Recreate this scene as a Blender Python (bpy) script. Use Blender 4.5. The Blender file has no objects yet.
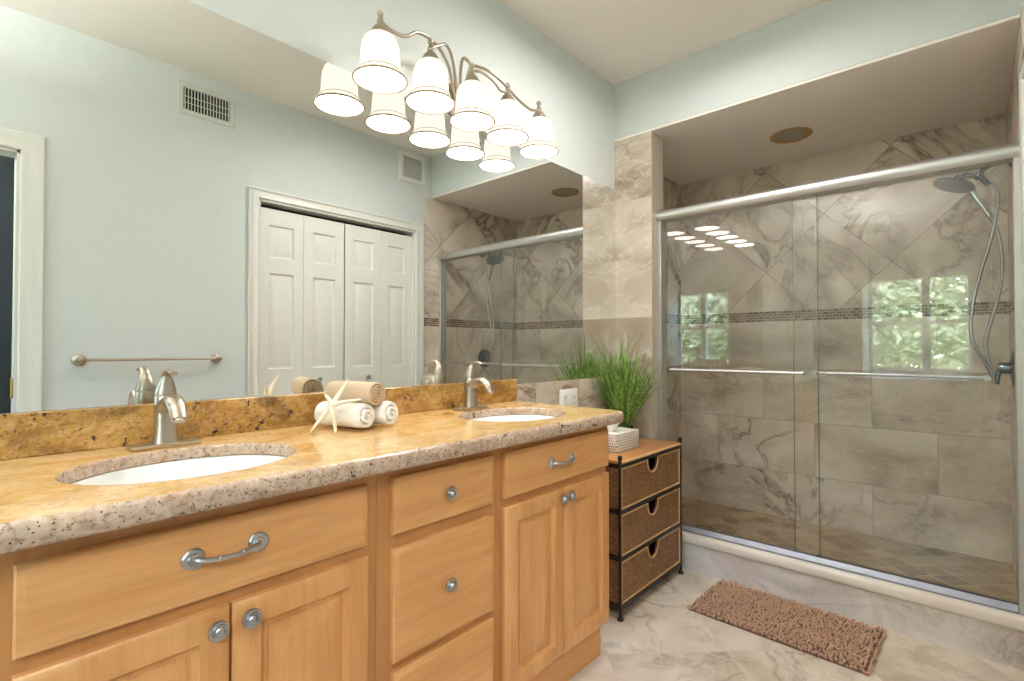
import bpy, bmesh, math, random
from mathutils import Vector, Matrix, noise as mnoise
random.seed(7)
PI = math.pi
SC = bpy.context.scene
COL = SC.collection

# ------------------------------------------------------------------ camera, world, lights, exposure
YAW, PIT = math.radians(42.0716), math.radians(0.845)
CAMZ = 1.1437
cam_d = bpy.data.cameras.new('camera')
cam_d.sensor_fit = 'HORIZONTAL'; cam_d.sensor_width = 36.0
cam_d.lens = 508.874 / 1024 * 36.0
cam_d.clip_start = 0.02; cam_d.clip_end = 200
cam = bpy.data.objects.new('camera', cam_d); COL.objects.link(cam)
cam.location = (0, 0, CAMZ)
fwd = Vector((math.cos(YAW) * math.cos(PIT), math.sin(YAW) * math.cos(PIT), math.sin(PIT)))
cam.rotation_euler = fwd.to_track_quat('-Z', 'Y').to_euler()
SC.camera = cam

world = bpy.data.worlds.new('sky'); SC.world = world; world.use_nodes = True
wn = world.node_tree.nodes; wl = world.node_tree.links
sky = wn.new('ShaderNodeTexSky'); sky.sky_type = 'NISHITA'; sky.sun_disc = False
sky.sun_elevation = math.radians(48); sky.sun_rotation = math.radians(120)
wl.new(sky.outputs[0], wn['Background'].inputs[0]); wn['Background'].inputs[1].default_value = 9.0

sun_d = bpy.data.lights.new('sun', 'SUN'); sun_d.energy = 50.0; sun_d.angle = math.radians(1.0); sun_d.color = (1, .95, .86)
sun = bpy.data.objects.new('sun', sun_d); COL.objects.link(sun)
sun.rotation_euler = Vector((-.55, .5, -.8)).to_track_quat('-Z', 'Y').to_euler()   # shines from the house side onto the trees

SC.view_settings.view_transform = 'Standard'
SC.view_settings.look = 'None'
SC.view_settings.exposure = 0.0
SC.view_settings.gamma = 1.0
SC.view_settings.use_curve_mapping = False
SC.cycles.transparent_max_bounces = 24
SC.cycles.max_bounces = 14
SC.cycles.diffuse_bounces = 6
SC.cycles.glossy_bounces = 8

SHADE_OUT = 1.35    # glow of the frosted lamp glass seen from outside
SHADE_IN = 16.0      # and of its inner face around the bulb
CEIL_FILL_W = 18.0       # added fill: flush ceiling light over the vanity aisle, out of view
UP_FILL_W = 38.0         # added fill: unseen bowl bouncing light off the ceiling behind the camera
HALL_FILL_W = 150.0       # added fill: unseen globe shining through the entry doorway onto the cabinets

# ------------------------------------------------------------------ main dimensions (metres)
YW = 1.495          # mirror wall
YR = -0.148         # opposite wall
XP = 2.525          # front of the tiled stub wall and bulkhead
XB = 3.522          # shower back wall
XK = -1.0           # wall with the window, behind the camera
ZC, ZS = 2.641, 2.3145
YP = 1.267          # edge of the stub wall
ZT = 0.9135         # countertop

# ------------------------------------------------------------------ mesh helpers
class MB:
    def __init__(s): s.bm = bmesh.new()
    def box(s, x0, x1, y0, y1, z0, z1, bev=0, seg=2):
        r = bmesh.ops.create_cube(s.bm, size=1)
        for v in r['verts']:
            v.co = Vector(((x0 + x1) / 2 + v.co.x * (x1 - x0), (y0 + y1) / 2 + v.co.y * (y1 - y0), (z0 + z1) / 2 + v.co.z * (z1 - z0)))
        if bev:
            es = list({e for v in r['verts'] for e in v.link_edges})
            bmesh.ops.bevel(s.bm, geom=es, offset=bev, segments=seg, profile=.5, affect='EDGES')
        return s
    def rings(s, rings, cap0=True, cap1=True, closed=True):
        vs = [[s.bm.verts.new(p) for p in r] for r in rings]
        n = len(vs[0])
        for a, b in zip(vs[:-1], vs[1:]):
            for i in range(n if closed else n - 1):
                j = (i + 1) % n
                try: s.bm.faces.new((a[i], a[j], b[j], b[i]))
                except ValueError: pass
        if cap0: s.bm.faces.new(vs[0][::-1])
        if cap1: s.bm.faces.new(vs[-1])
        return s
    def lathe(s, prof, c=(0, 0, 0), axis='z', seg=28, cap0=True, cap1=True):
        R = []
        for r, z in prof:
            ring = []
            for k in range(seg):
                a = 2 * PI * k / seg
                p = (max(r, 1e-4) * math.cos(a), max(r, 1e-4) * math.sin(a), z)
                if axis == 'x': p = (p[2], p[0], p[1])
                elif axis == 'y': p = (p[1], p[2], p[0])
                ring.append((c[0] + p[0], c[1] + p[1], c[2] + p[2]))
            R.append(ring)
        return s.rings(R, cap0, cap1)
    def tube(s, pts, rad, seg=10, flat=1.0, up=None, cap=True):
        pts = [Vector(p) for p in pts]; n = len(pts)
        if not hasattr(rad, '__len__'): rad = [rad] * n
        T = [(pts[min(i + 1, n - 1)] - pts[max(i - 1, 0)]).normalized() for i in range(n)]
        u = Vector(up) if up else (Vector((0, 0, 1)) if abs(T[0].z) < .9 else Vector((0, 1, 0)))
        R = []
        for i in range(n):
            b = T[i].cross(u).normalized(); nn = b.cross(T[i]).normalized(); u = nn
            R.append([pts[i] + b * rad[i] * math.cos(2 * PI * k / seg) + nn * rad[i] * flat * math.sin(2 * PI * k / seg) for k in range(seg)])
        return s.rings(R, cap, cap)
    def sphere(s, c, r, sc=(1, 1, 1), u=14, v=9):
        R = bmesh.ops.create_uvsphere(s.bm, u_segments=u, v_segments=v, radius=r)
        for q in R['verts']: q.co = Vector((c[0] + q.co.x * sc[0], c[1] + q.co.y * sc[1], c[2] + q.co.z * sc[2]))
        return s
    def nested(s, x0, x1, z0, z1, yf, steps, dirn=-1, cap0=True):
        """rectangles one inside the other: (inset, depth behind the front plane yf); dirn -1 faces -Y."""
        R = []
        for ins, d in steps:
            y = yf - dirn * d
            R.append([(x0 + ins, y, z0 + ins), (x1 - ins, y, z0 + ins), (x1 - ins, y, z1 - ins), (x0 + ins, y, z1 - ins)])
        return s.rings(R, cap0)
    def prism(s, poly, y0, y1):
        a = [s.bm.verts.new((x, y0, z)) for x, z in poly]; b = [s.bm.verts.new((x, y1, z)) for x, z in poly]
        n = len(poly)
        for i in range(n): s.bm.faces.new((a[i], a[(i + 1) % n], b[(i + 1) % n], b[i]))
        f1 = s.bm.faces.new(a[::-1]); f2 = s.bm.faces.new(b)
        bmesh.ops.triangulate(s.bm, faces=[f1, f2])
        return s

def spline(pts, n=8):
    P = [Vector(p) for p in pts]; out = []
    for i in range(len(P) - 1):
        p0 = P[max(i - 1, 0)]; p1 = P[i]; p2 = P[i + 1]; p3 = P[min(i + 2, len(P) - 1)]
        for k in range(n):
            t = k / n
            out.append(.5 * ((2 * p1) + (p2 - p0) * t + (2 * p0 - 5 * p1 + 4 * p2 - p3) * t * t + (3 * p1 - p0 - 3 * p2 + p3) * t ** 3))
    out.append(P[-1]); return out

def world_loc(o):
    v = Vector((0, 0, 0))
    while o: v += o.location; o = o.parent
    return v

def obj(name, mb, mat, parent=None, smooth=35, solid=0):
    """link the builder's mesh as ONE object; vertices are given in world space, parents carry no rotation while building"""
    bm = mb.bm
    bmesh.ops.recalc_face_normals(bm, faces=bm.faces[:])
    me = bpy.data.meshes.new(name)
    if parent:
        off = world_loc(parent)
        for v in bm.verts: v.co -= off
    bm.to_mesh(me); bm.free()
    for m in (mat if isinstance(mat, (list, tuple)) else [mat]): me.materials.append(m)
    if smooth:
        me.shade_smooth()
        me.set_sharp_from_angle(angle=math.radians(smooth))
    o = bpy.data.objects.new(name, me); COL.objects.link(o)
    if parent: o.parent = parent
    if solid:
        md = o.modifiers.new('solid', 'SOLIDIFY'); md.thickness = solid; md.offset = 0
    return o

def tag(o, label=None, cat=None, group=None, kind=None):
    if label: o['label'] = label
    if cat: o['category'] = cat
    if group: o['group'] = group
    if kind: o['kind'] = kind
    return o

def thing(name, label, cat, loc, group=None):
    o = bpy.data.objects.new(name, None); COL.objects.link(o)
    o.location = loc; o.empty_display_size = .05
    return tag(o, label, cat, group)

def struct(name, mb, mat, label=None, smooth=35, parent=None):
    o = obj(name, mb, mat, parent, smooth)
    if parent is None: tag(o, label or name.replace('_', ' '), None, None, 'structure')
    return o

def dup(root, loc, label=None):
    r = root.copy(); COL.objects.link(r); r.location = loc
    if label: r['label'] = label
    for ch in list(root.children):
        c = ch.copy(); COL.objects.link(c); c.parent = r
        for g in list(ch.children):
            d = g.copy(); COL.objects.link(d); d.parent = c
    return r

# ------------------------------------------------------------------ material helpers
def lin(r, g, b):
    f = lambda c: (c / 255 / 12.92) if c / 255 <= .04045 else ((c / 255 + .055) / 1.055) ** 2.4
    return (f(r), f(g), f(b), 1)

class NT:
    def __init__(s, name):
        s.m = bpy.data.materials.new(name); s.m.use_nodes = True
        s.t = s.m.node_tree; s.n = s.t.nodes; s.b = s.n['Principled BSDF']; s.out = s.n['Material Output']
    def new(s, k, **kw):
        n = s.n.new(k)
        for a, v in kw.items(): setattr(n, a, v)
        return n
    def link(s, a, b): s.t.links.new(a, b)
    def set(s, node, **kw):
        for k, v in kw.items():
            key = k.replace('_', ' ')
            if hasattr(v, 'is_output'): s.link(v, node.inputs[key])
            else: node.inputs[key].default_value = v
        return node
    def coord(s): return s.new('ShaderNodeTexCoord').outputs['Object']
    def mapping(s, vec, loc=(0, 0, 0), rot=(0, 0, 0), scale=(1, 1, 1)):
        n = s.new('ShaderNodeMapping'); s.link(vec, n.inputs[0])
        n.inputs[1].default_value = loc; n.inputs[2].default_value = rot; n.inputs[3].default_value = scale
        return n.outputs[0]
    def noise(s, vec, scale=5, detail=4, rough=.5, dist=0):
        n = s.new('ShaderNodeTexNoise'); s.link(vec, n.inputs['Vector'])
        s.set(n, Scale=scale, Detail=detail, Roughness=rough, Distortion=dist); return n
    def ramp(s, fac, stops, interp='LINEAR'):
        n = s.new('ShaderNodeValToRGB'); s.link(fac, n.inputs[0]); cr = n.color_ramp; cr.interpolation = interp
        while len(cr.elements) < len(stops): cr.elements.new(.5)
        for e, (p, c) in zip(cr.elements, stops):
            e.position = p; e.color = c if hasattr(c, '__len__') else (c, c, c, 1)
        return n.outputs[0]
    def mix(s, fac, a, b, mode='MIX'):
        n = s.new('ShaderNodeMix', data_type='RGBA', blend_type=mode)
        for sock, v in ((n.inputs[0], fac), (n.inputs[6], a), (n.inputs[7], b)):
            if hasattr(v, 'is_output'): s.link(v, sock)
            else: sock.default_value = v
        return n.outputs[2]
    def math(s, op, a, b=None, c=None):
        n = s.new('ShaderNodeMath', operation=op)
        for i, v in enumerate((a, b, c)):
            if v is None: continue
            if hasattr(v, 'is_output'): s.link(v, n.inputs[i])
            else: n.inputs[i].default_value = v
        return n.outputs[0]
    def bump(s, h, strength=.3, dist=.002):
        n = s.new('ShaderNodeBump'); s.link(h, n.inputs['Height']); n.inputs['Strength'].default_value = strength
        n.inputs['Distance'].default_value = dist; s.link(n.outputs[0], s.b.inputs['Normal'])

def plain(name, rgb, rough=.5, metal=0, spec=.5, bump=0, bscale=200, var=.04):
    t = NT(name); c = t.coord()
    n = t.noise(c, 30, 3).outputs[0]
    col = lin(*rgb)
    dark = tuple(x * (1 - var) for x in col[:3]) + (1,)
    lite = tuple(min(1, x * (1 + var)) for x in col[:3]) + (1,)
    t.link(t.ramp(n, [(.3, dark), (.7, lite)]), t.b.inputs['Base Color'])
    t.set(t.b, Roughness=rough, Metallic=metal); t.b.inputs['Specular IOR Level'].default_value = spec
    if bump: t.bump(t.noise(c, bscale, 3).outputs[0], bump, .001)
    return t.m

def brushed(name, rgb, rough=.3, stretch=(4, 4, 400)):
    t = NT(name); c = t.mapping(t.coord(), scale=stretch)
    n = t.noise(c, 2.0, 3).outputs[0]
    col = lin(*rgb)
    t.link(t.ramp(n, [(.3, tuple(x * .9 for x in col[:3]) + (1,)), (.7, col)]), t.b.inputs['Base Color'])
    t.link(t.math('MULTIPLY_ADD', n, .12, rough - .06), t.b.inputs['Roughness']); t.b.inputs['Metallic'].default_value = 1
    return t.m

def wood(name, axis='x', base=((204, 143, 82), (228, 172, 112)), rough=.32):
    t = NT(name); c = t.coord()
    sc = {'x': (1.2, 14, 14), 'z': (14, 14, 1.2)}[axis]
    v = t.mapping(c, scale=sc)
    n1 = t.noise(v, 1.6, 5, .55, .8).outputs[0]
    n2 = t.noise(t.mapping(c, scale=tuple(k * 5 for k in sc)), 2.0, 3).outputs[0]
    n3 = t.noise(c, 3.0, 3, .5, .6).outputs[0]
    a, b = lin(*base[0]), lin(*base[1])
    col = t.ramp(n1, [(.28, a), (.55, tuple((x + y) / 2 for x, y in zip(a, b))), (.75, b)])
    col = t.mix(t.math('MULTIPLY', t.ramp(n2, [(.45, 0), (.75, 1)]), .13), col, lin(150, 95, 48))
    col = t.mix(t.math('MULTIPLY', t.ramp(n3, [(.5, 0), (.8, 1)]), .3), col, lin(226, 176, 118))
    kn = t.new('ShaderNodeTexVoronoi'); t.link(t.mapping(c, scale=(1, 1, 1.6) if axis == 'x' else (1.6, 1, 1)), kn.inputs['Vector']); kn.inputs['Scale'].default_value = 4.2
    col = t.mix(t.math('MULTIPLY', t.ramp(kn.outputs['Distance'], [(.012, 1), (.03, 0)]), .55), col, lin(110, 62, 28))
    t.link(col, t.b.inputs['Base Color']); t.set(t.b, Roughness=rough)
    t.bump(n2, .04, .001)
    return t.m

def tile(name, plane='yz', w=.575, h=.325, off=.5, shift=(0, 0), rot=0, grout=.0022, pal=None, gcol=(176, 165, 150), rough=.22, vscale=1.0, tvar=0, vein=.9, band=None):
    """stone tile laid in a real-size grid on one plane; veins shift from tile to tile"""
    pal = pal or [(166, 149, 132), (206, 192, 176), (228, 217, 204)]
    t = NT(name); c = t.coord()
    sp = t.new('ShaderNodeSeparateXYZ'); t.link(c, sp.inputs[0])
    cb = t.new('ShaderNodeCombineXYZ'); t.link(sp.outputs['XYZ'.index(plane[0].upper())], cb.inputs[0]); t.link(sp.outputs['XYZ'.index(plane[1].upper())], cb.inputs[1])
    v = t.mapping(cb.outputs[0], rot=(0, 0, rot)); v = t.mapping(v, loc=(shift[0], shift[1], 0))
    def bricks(vec, w, h, off, g):
        b = t.new('ShaderNodeTexBrick'); b.offset = off; b.offset_frequency = 2; b.squash = 1
        t.link(vec, b.inputs['Vector'])
        t.set(b, Scale=1.0); b.inputs['Mortar Size'].default_value = g; b.inputs['Mortar Smooth'].default_value = .1
        b.inputs['Brick Width'].default_value = w; b.inputs['Row Height'].default_value = h
        b.inputs['Color1'].default_value = (0, 0, 0, 1); b.inputs['Color2'].default_value = (1, 1, 1, 1); b.inputs['Mortar'].default_value = (.5, .5, .5, 1)
        return b
    b = bricks(v, w, h, off, grout)
    # vein space: object space pushed by a per-tile random number
    rnd = b.outputs['Color']
    cmb = t.new('ShaderNodeVectorMath', operation='MULTIPLY_ADD'); t.link(rnd, cmb.inputs[0]); cmb.inputs[1].default_value = (7.3, 4.1, 5.7); t.link(c, cmb.inputs[2])
    q = t.mapping(cmb.outputs[0], rot=(.5, .4, .6), scale=(vscale, vscale * .75, vscale))
    n1 = t.noise(q, 2.2, 5, .55, 1.2).outputs[0]
    col = t.ramp(n1, [(.3, lin(*pal[0])), (.5, lin(*pal[1])), (.68, lin(*pal[2]))])
    n2 = t.noise(q, 1.9, 6, .6, 2.2).outputs[0]
    ridge = t.math('ABSOLUTE', t.math('SUBTRACT', n2, .5))
    veins = t.ramp(ridge, [(.0, 1), (.012, .55), (.05, 0)])
    msk = t.ramp(t.noise(q, 1.3, 2).outputs[0], [(.45, 0), (.62, 1)])
    col = t.mix(t.math('MULTIPLY', t.math('MULTIPLY', veins, msk), vein), col, lin(112, 86, 66))
    n3 = t.noise(q, 2.6, 5, .6, 2.6).outputs[0]
    w2 = t.ramp(t.math('ABSOLUTE', t.math('SUBTRACT', n3, .52)), [(0, 1), (.03, 0)])
    col = t.mix(t.math('MULTIPLY', w2, .35), col, lin(225, 217, 204))
    mort = b.outputs['Fac']
    if tvar: col = t.mix(tvar, col, t.ramp(rnd, [(0, lin(96, 74, 50)), (.5, lin(168, 140, 106)), (1, lin(200, 176, 144))]))
    col = t.mix(mort, col, lin(*gcol))
    hgt = t.math('SUBTRACT', 1.0, mort)
    if band:      # diagonal tiles above, a band of small mosaic between
        z0, z1, side = band
        vd = t.mapping(cb.outputs[0], rot=(0, 0, PI / 4))
        bd = bricks(vd, side, side, 0, grout)
        cm2 = t.new('ShaderNodeVectorMath', operation='MULTIPLY_ADD'); t.link(bd.outputs['Color'], cm2.inputs[0]); cm2.inputs[1].default_value = (5.3, 8.1, 3.7); t.link(c, cm2.inputs[2])
        q2 = t.mapping(cm2.outputs[0], rot=(1.2, .2, .1), scale=(vscale * .9,) * 3)
        m1 = t.noise(q2, 1.9, 5, .55, 1.4).outputs[0]
        cd = t.ramp(m1, [(.3, lin(*pal[0])), (.5, lin(*pal[1])), (.7, lin(*pal[2]))])
        m2 = t.noise(q2, 1.7, 6, .6, 2.2).outputs[0]
        v2 = t.ramp(t.math('ABSOLUTE', t.math('SUBTRACT', m2, .5)), [(0, 1), (.015, .5), (.06, 0)])
        mk2 = t.ramp(t.noise(q2, 1.3, 2).outputs[0], [(.42, 0), (.6, 1)])
        cd = t.mix(t.math('MULTIPLY', t.math('MULTIPLY', v2, mk2), vein), cd, lin(112, 86, 66))
        cd = t.mix(bd.outputs['Fac'], cd, lin(150, 132, 114))
        bm_ = bricks(t.mapping(cb.outputs[0], loc=(0, -z0, 0)), .034, (z1 - z0) / 4, .5, .0016)
        vv = t.new('ShaderNodeSeparateColor'); t.link(bm_.outputs['Color'], vv.inputs[0])
        cmz = t.ramp(vv.outputs[0], [(0, lin(84, 66, 54)), (.35, lin(128, 100, 80)), (.65, lin(150, 128, 106)), (1, lin(98, 84, 74))])
        cmz = t.mix(bm_.outputs['Fac'], cmz, lin(190, 178, 160))
        hz = sp.outputs[2]
        above = t.math('GREATER_THAN', hz, z1); ab0 = t.math('GREATER_THAN', hz, z0)
        col = t.mix(ab0, col, cmz); col = t.mix(above, col, cd)
        hgt = t.math('SUBTRACT', 1.0, t.mix(above, t.mix(ab0, mort, bm_.outputs['Fac']), bd.outputs['Fac']))
    t.link(col, t.b.inputs['Base Color']); t.set(t.b, Roughness=rough)
    t.bump(hgt, .35, .0015)
    return t.m

def granite(name, stops, speck=.5, light=.3, rough=.1, cloud=.0, dcov=.72, mlo=.48, sp_scale=150, sscale=9):
    t = NT(name); c = t.coord()
    n1 = t.noise(t.mapping(c, scale=(1, 1.6, 1.6)), sscale, 6, .62, 1.0).outputs[0]
    col = t.ramp(n1, [(.28, lin(*stops[0])), (.45, lin(*stops[1])), (.58, lin(*stops[2])), (.75, lin(*stops[3]))])
    cl = t.noise(t.mapping(c, scale=(1, 2.2, 1.5)), 3.2, 4, .6, 1.6).outputs[0]
    col = t.mix(t.math('MULTIPLY', t.ramp(cl, [(.48, 0), (.68, 1)]), cloud), col, lin(236, 208, 166))
    n4 = t.noise(c, 70, 4, .65).outputs[0]
    col = t.mix(t.math('MULTIPLY', t.ramp(n4, [(.5, 0), (.62, 1)]), light), col, lin(238, 214, 178))
    n5 = t.noise(c, 110, 3, .6).outputs[0]
    col = t.mix(t.math('MULTIPLY', t.ramp(n5, [(.56, 0), (.66, 1)]), speck * .6), col, lin(128, 82, 46))
    vo = t.new('ShaderNodeTexVoronoi'); wv = t.new('ShaderNodeVectorMath', operation='MULTIPLY_ADD'); t.link(t.noise(c, 160, 2).outputs['Color'], wv.inputs[0]); wv.inputs[1].default_value = (.007, .007, .007); t.link(t.mapping(c, scale=(1, 1.2, 1.2)), wv.inputs[2])
    t.link(wv.outputs[0], vo.inputs['Vector']); vo.inputs['Scale'].default_value = sp_scale
    vo.inputs['Randomness'].default_value = 1
    msk = t.ramp(t.noise(c, 14, 4, .6).outputs[0], [(mlo, 0), (mlo + .14, 1)])
    n6 = t.noise(c, 45, 5, .7, .5).outputs[0]
    fl = t.math('MULTIPLY', t.ramp(n6, [(.60, 0), (.635, 1)]), msk)
    col = t.mix(t.math('MULTIPLY', fl, speck), col, lin(46, 34, 34))
    dots = t.ramp(vo.outputs['Distance'], [(.13, 1), (.27, 0)])
    dm = t.ramp(vo.outputs['Color'], [(dcov, 0), (dcov + .05, 1)])
    col = t.mix(t.math('MULTIPLY', t.math('MULTIPLY', dots, dm), speck), col, lin(58, 46, 48))
    t.link(col, t.b.inputs['Base Color']); t.set(t.b, Roughness=rough); t.b.inputs['Specular IOR Level'].default_value = .6
    return t.m

M = {}
M['wall'] = plain('aqua_wall_paint', (206, 212, 211), .6, bump=.06, bscale=260, var=.012)
M['ceil'] = plain('ceiling_paint', (233, 226, 219), .8, bump=.08, bscale=180, var=.01)
M['white'] = plain('white_trim_paint', (222, 222, 216), .35, var=.01)
M['door'] = plain('white_door_paint', (228, 229, 223), .4, var=.01)
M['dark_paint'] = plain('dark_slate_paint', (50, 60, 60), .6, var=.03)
M['black'] = plain('black_iron', (26, 24, 26), .4, var=.1)
M['void'] = plain('dark_interior', (10, 10, 10), .8)
M['nickel'] = brushed('brushed_nickel', (186, 175, 160), .34)
M['chrome'] = plain('chrome', (205, 208, 212), .12, 1)
M['satin'] = plain('satin_aluminium', (204, 203, 203), .42, 1, var=.02)
M['dark_chrome'] = plain('shaded_chrome', (104, 116, 122), .22, 1)
M['pewter'] = plain('antique_pewter', (184, 184, 186), .36, 1, var=.18, bump=.3, bscale=160)
M['brass'] = plain('brass', (190, 150, 80), .3, 1)
M['porcelain'] = plain('porcelain', (238, 238, 236), .1, var=.005)
M['plastic'] = plain('white_plastic', (232, 230, 224), .3, var=.01)
M['wood_x'] = wood('maple_horizontal', 'x')
M['wood_z'] = wood('maple_vertical', 'z')
M['wood_frame'] = wood('maple_frame', 'z', ((180, 124, 69), (202, 145, 86)))
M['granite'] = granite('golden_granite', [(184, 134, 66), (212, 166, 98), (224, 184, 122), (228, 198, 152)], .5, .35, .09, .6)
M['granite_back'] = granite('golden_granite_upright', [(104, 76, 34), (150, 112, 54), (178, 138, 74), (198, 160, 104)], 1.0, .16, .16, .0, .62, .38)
M['granite_edge'] = granite('speckled_granite_edge', [(150, 122, 104), (178, 152, 132), (194, 172, 152), (160, 128, 106)], 1.0, .25, .15, .1, .50, .40, 125, 26)
M['tile_back'] = tile('stone_tile_back', 'yz', shift=(-.711 + .575, -.04), band=(1.312, 1.378, .46))
M['tile_side'] = tile('stone_tile_side', 'xz', shift=(.1, -.04), band=(1.312, 1.378, .46))
M['tile_stub'] = tile('stone_tile_stub', 'yz', w=.30, off=0, shift=(-1.267, -.011), pal=[(152, 134, 115), (186, 172, 156), (204, 193, 180)], vein=.85)
M['tile_strip'] = tile('stone_tile_strip', 'xz', w=.34, off=0, shift=(-1.81, -.011), pal=[(160, 140, 122), (192, 176, 160), (214, 202, 188)], vein=.85)
M['tile_curb'] = tile('stone_tile_curb', 'yz', w=1.6, h=.5, off=0, shift=(.3, .1), pal=[(180, 168, 162), (208, 199, 194), (228, 222, 218)], vein=.5, vscale=1.5)
M['cap'] = tile('stone_curb_cap', 'yz', w=1.9, h=.5, off=0, shift=(.4, .1), pal=[(218, 206, 194), (230, 219, 209), (238, 230, 222)], vein=.2)
M['floor'] = tile('stone_floor_tile', 'xy', w=.4547, h=.4547, off=0, rot=-PI / 4, shift=(-.983 + .0, 1.817), pal=[(176, 157, 136), (211, 197, 180), (228, 217, 202)], gcol=(206, 192, 172), rough=.3, vscale=1.3, vein=.6)
M['shower_floor'] = tile('shower_floor_mosaic', 'xy', w=.104, h=.104, off=0, rot=-PI / 4, grout=.003, pal=[(124, 100, 74), (158, 132, 102), (182, 158, 128)], gcol=(188, 168, 140), rough=.4, vscale=.9, vein=.15, tvar=.55)

def mirror_mat():
    t = NT('mirror_silver'); n = t.noise(t.coord(), 3, 2).outputs[0]
    t.link(t.ramp(n, [(.3, (.855, .88, .87, 1)), (.7, (.86, .885, .875, 1))]), t.b.inputs['Base Color']); t.set(t.b, Roughness=.0, Metallic=1.0); return t.m
M['mirror'] = mirror_mat()

def glass_mat(name, tint=(.985, .995, .99, 1), ior=1.5):
    t = NT(name); t.n.remove(t.b)
    tr = t.new('ShaderNodeBsdfTransparent')
    n = t.noise(t.coord(), 1.5, 2).outputs[0]
    t.link(t.ramp(n, [(.3, tint), (.7, tuple(min(1, x + .004) for x in tint[:3]) + (1,))]), tr.inputs[0])
    gl = t.new('ShaderNodeBsdfGlossy'); gl.inputs['Roughness'].default_value = 0.0
    fr = t.new('ShaderNodeFresnel')      # same reflectance from both sides of the thin sheet
    bf = t.new('ShaderNodeNewGeometry').outputs['Backfacing']
    t.link(t.math('MULTIPLY_ADD', bf, 1 / ior - ior, ior), fr.inputs[0])
    mx = t.new('ShaderNodeMixShader'); t.link(fr.outputs[0], mx.inputs[0]); t.link(tr.outputs[0], mx.inputs[1]); t.link(gl.outputs[0], mx.inputs[2])
    t.link(mx.outputs[0], t.out.inputs[0]); return t.m
M['glass'] = glass_mat('shower_glass', ior=1.62)
M['pane'] = glass_mat('window_glass', (.98, .99, .985, 1), 1.2)

def shade_mat(name, e, col):
    t = NT(name); t.n.remove(t.b)
    n = t.noise(t.coord(), 20, 2).outputs[0]
    em = t.new('ShaderNodeEmission'); t.link(t.ramp(n, [(.3, col), (.7, tuple(x * 1.01 for x in col[:3]) + (1,))]), em.inputs[0]); em.inputs[1].default_value = e
    t.link(em.outputs[0], t.out.inputs[0]); return t.m
M['shade'] = shade_mat('frosted_lamp_glass', SHADE_OUT, (1, .89, .74, 1))
M['shade_in'] = shade_mat('bright_inner_lamp_glass', SHADE_IN, (1, .95, .88, 1))
def globe_mat():
    t = NT('fill_globe_glass'); t.n.remove(t.b)
    n = t.noise(t.coord(), 20, 2).outputs[0]
    em = t.new('ShaderNodeEmission'); t.link(t.ramp(n, [(.3, (1, .95, .87, 1)), (.7, (1, .96, .9, 1))]), em.inputs[0]); em.inputs[1].default_value = 2.0
    tr = t.new('ShaderNodeBsdfTransparent')
    m2 = t.new('ShaderNodeMixShader'); m2.inputs[0].default_value = .6; t.link(em.outputs[0], m2.inputs[1]); t.link(tr.outputs[0], m2.inputs[2])
    t.link(m2.outputs[0], t.out.inputs[0]); return t.m
M['globe'] = globe_mat()

def emit(name, rgb, s):
    t = NT(name); t.set(t.b, Roughness=.6); n = t.noise(t.coord(), 10, 1).outputs[0]
    t.link(t.ramp(n, [(.3, rgb), (.7, rgb)]), t.b.inputs['Emission Color']); t.b.inputs['Emission Strength'].default_value = s; return t.m

def wicker(name, plane='xz', c1=(128, 84, 46), c2=(176, 128, 78)):
    t = NT(name); c = t.coord()
    sp = t.new('ShaderNodeSeparateXYZ'); t.link(c, sp.inputs[0])
    cb = t.new('ShaderNodeCombineXYZ'); t.link(sp.outputs['XYZ'.index(plane[0].upper())], cb.inputs[0]); t.link(sp.outputs['XYZ'.index(plane[1].upper())], cb.inputs[1])
    b = t.new('ShaderNodeTexBrick'); b.offset = .5; t.link(cb.outputs[0], b.inputs['Vector'])
    t.set(b, Scale=1.0); b.inputs['Mortar Size'].default_value = .0009; b.inputs['Mortar Smooth'].default_value = .6
    b.inputs['Brick Width'].default_value = .016; b.inputs['Row Height'].default_value = .0075
    b.inputs['Color1'].default_value = lin(*c1); b.inputs['Color2'].default_value = lin(*c2); b.inputs['Mortar'].default_value = lin(66, 42, 22)
    n = t.noise(c, 14, 3).outputs[0]
    t.link(t.mix(t.math('MULTIPLY', t.ramp(n, [(.4, 0), (.7, 1)]), .3), b.outputs['Color'], lin(108, 70, 36)), t.b.inputs['Base Color'])
    t.set(t.b, Roughness=.5); t.bump(t.math('SUBTRACT', 1.0, b.outputs['Fac']), .8, .003); return t.m
M['wicker'] = wicker('woven_wicker'); M['wicker_side'] = wicker('woven_wicker_side', 'yz')
M['chest_top'] = wood('chest_top_wood', 'x', ((166, 108, 62), (194, 138, 86)), .3)
M['rattan'] = plain('rattan_trim', (206, 164, 110), .45, var=.1)

def terry(name, a, b, scale=420, strength=.6):
    t = NT(name); c = t.coord(); n = t.noise(c, scale, 2).outputs[0]
    n2 = t.noise(c, 30, 3).outputs[0]
    t.link(t.mix(t.math('MULTIPLY', n2, .5), t.ramp(n, [(.3, lin(*a)), (.7, lin(*b))]), lin(*b)), t.b.inputs['Base Color'])
    t.set(t.b, Roughness=.95); t.b.inputs['Specular IOR Level'].default_value = .1
    t.bump(n, strength, .003); return t.m
M['towel_white'] = terry('white_terry', (232, 230, 226), (250, 249, 246))
M['towel_beige'] = terry('beige_terry', (186, 162, 136), (216, 194, 168))
M['star'] = terry('starfish_skin', (226, 212, 190), (246, 238, 222), 260, .5)
M['mat_pile'] = terry('mauve_brown_chenille', (172, 133, 108), (208, 171, 146), 300, .4)

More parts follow.
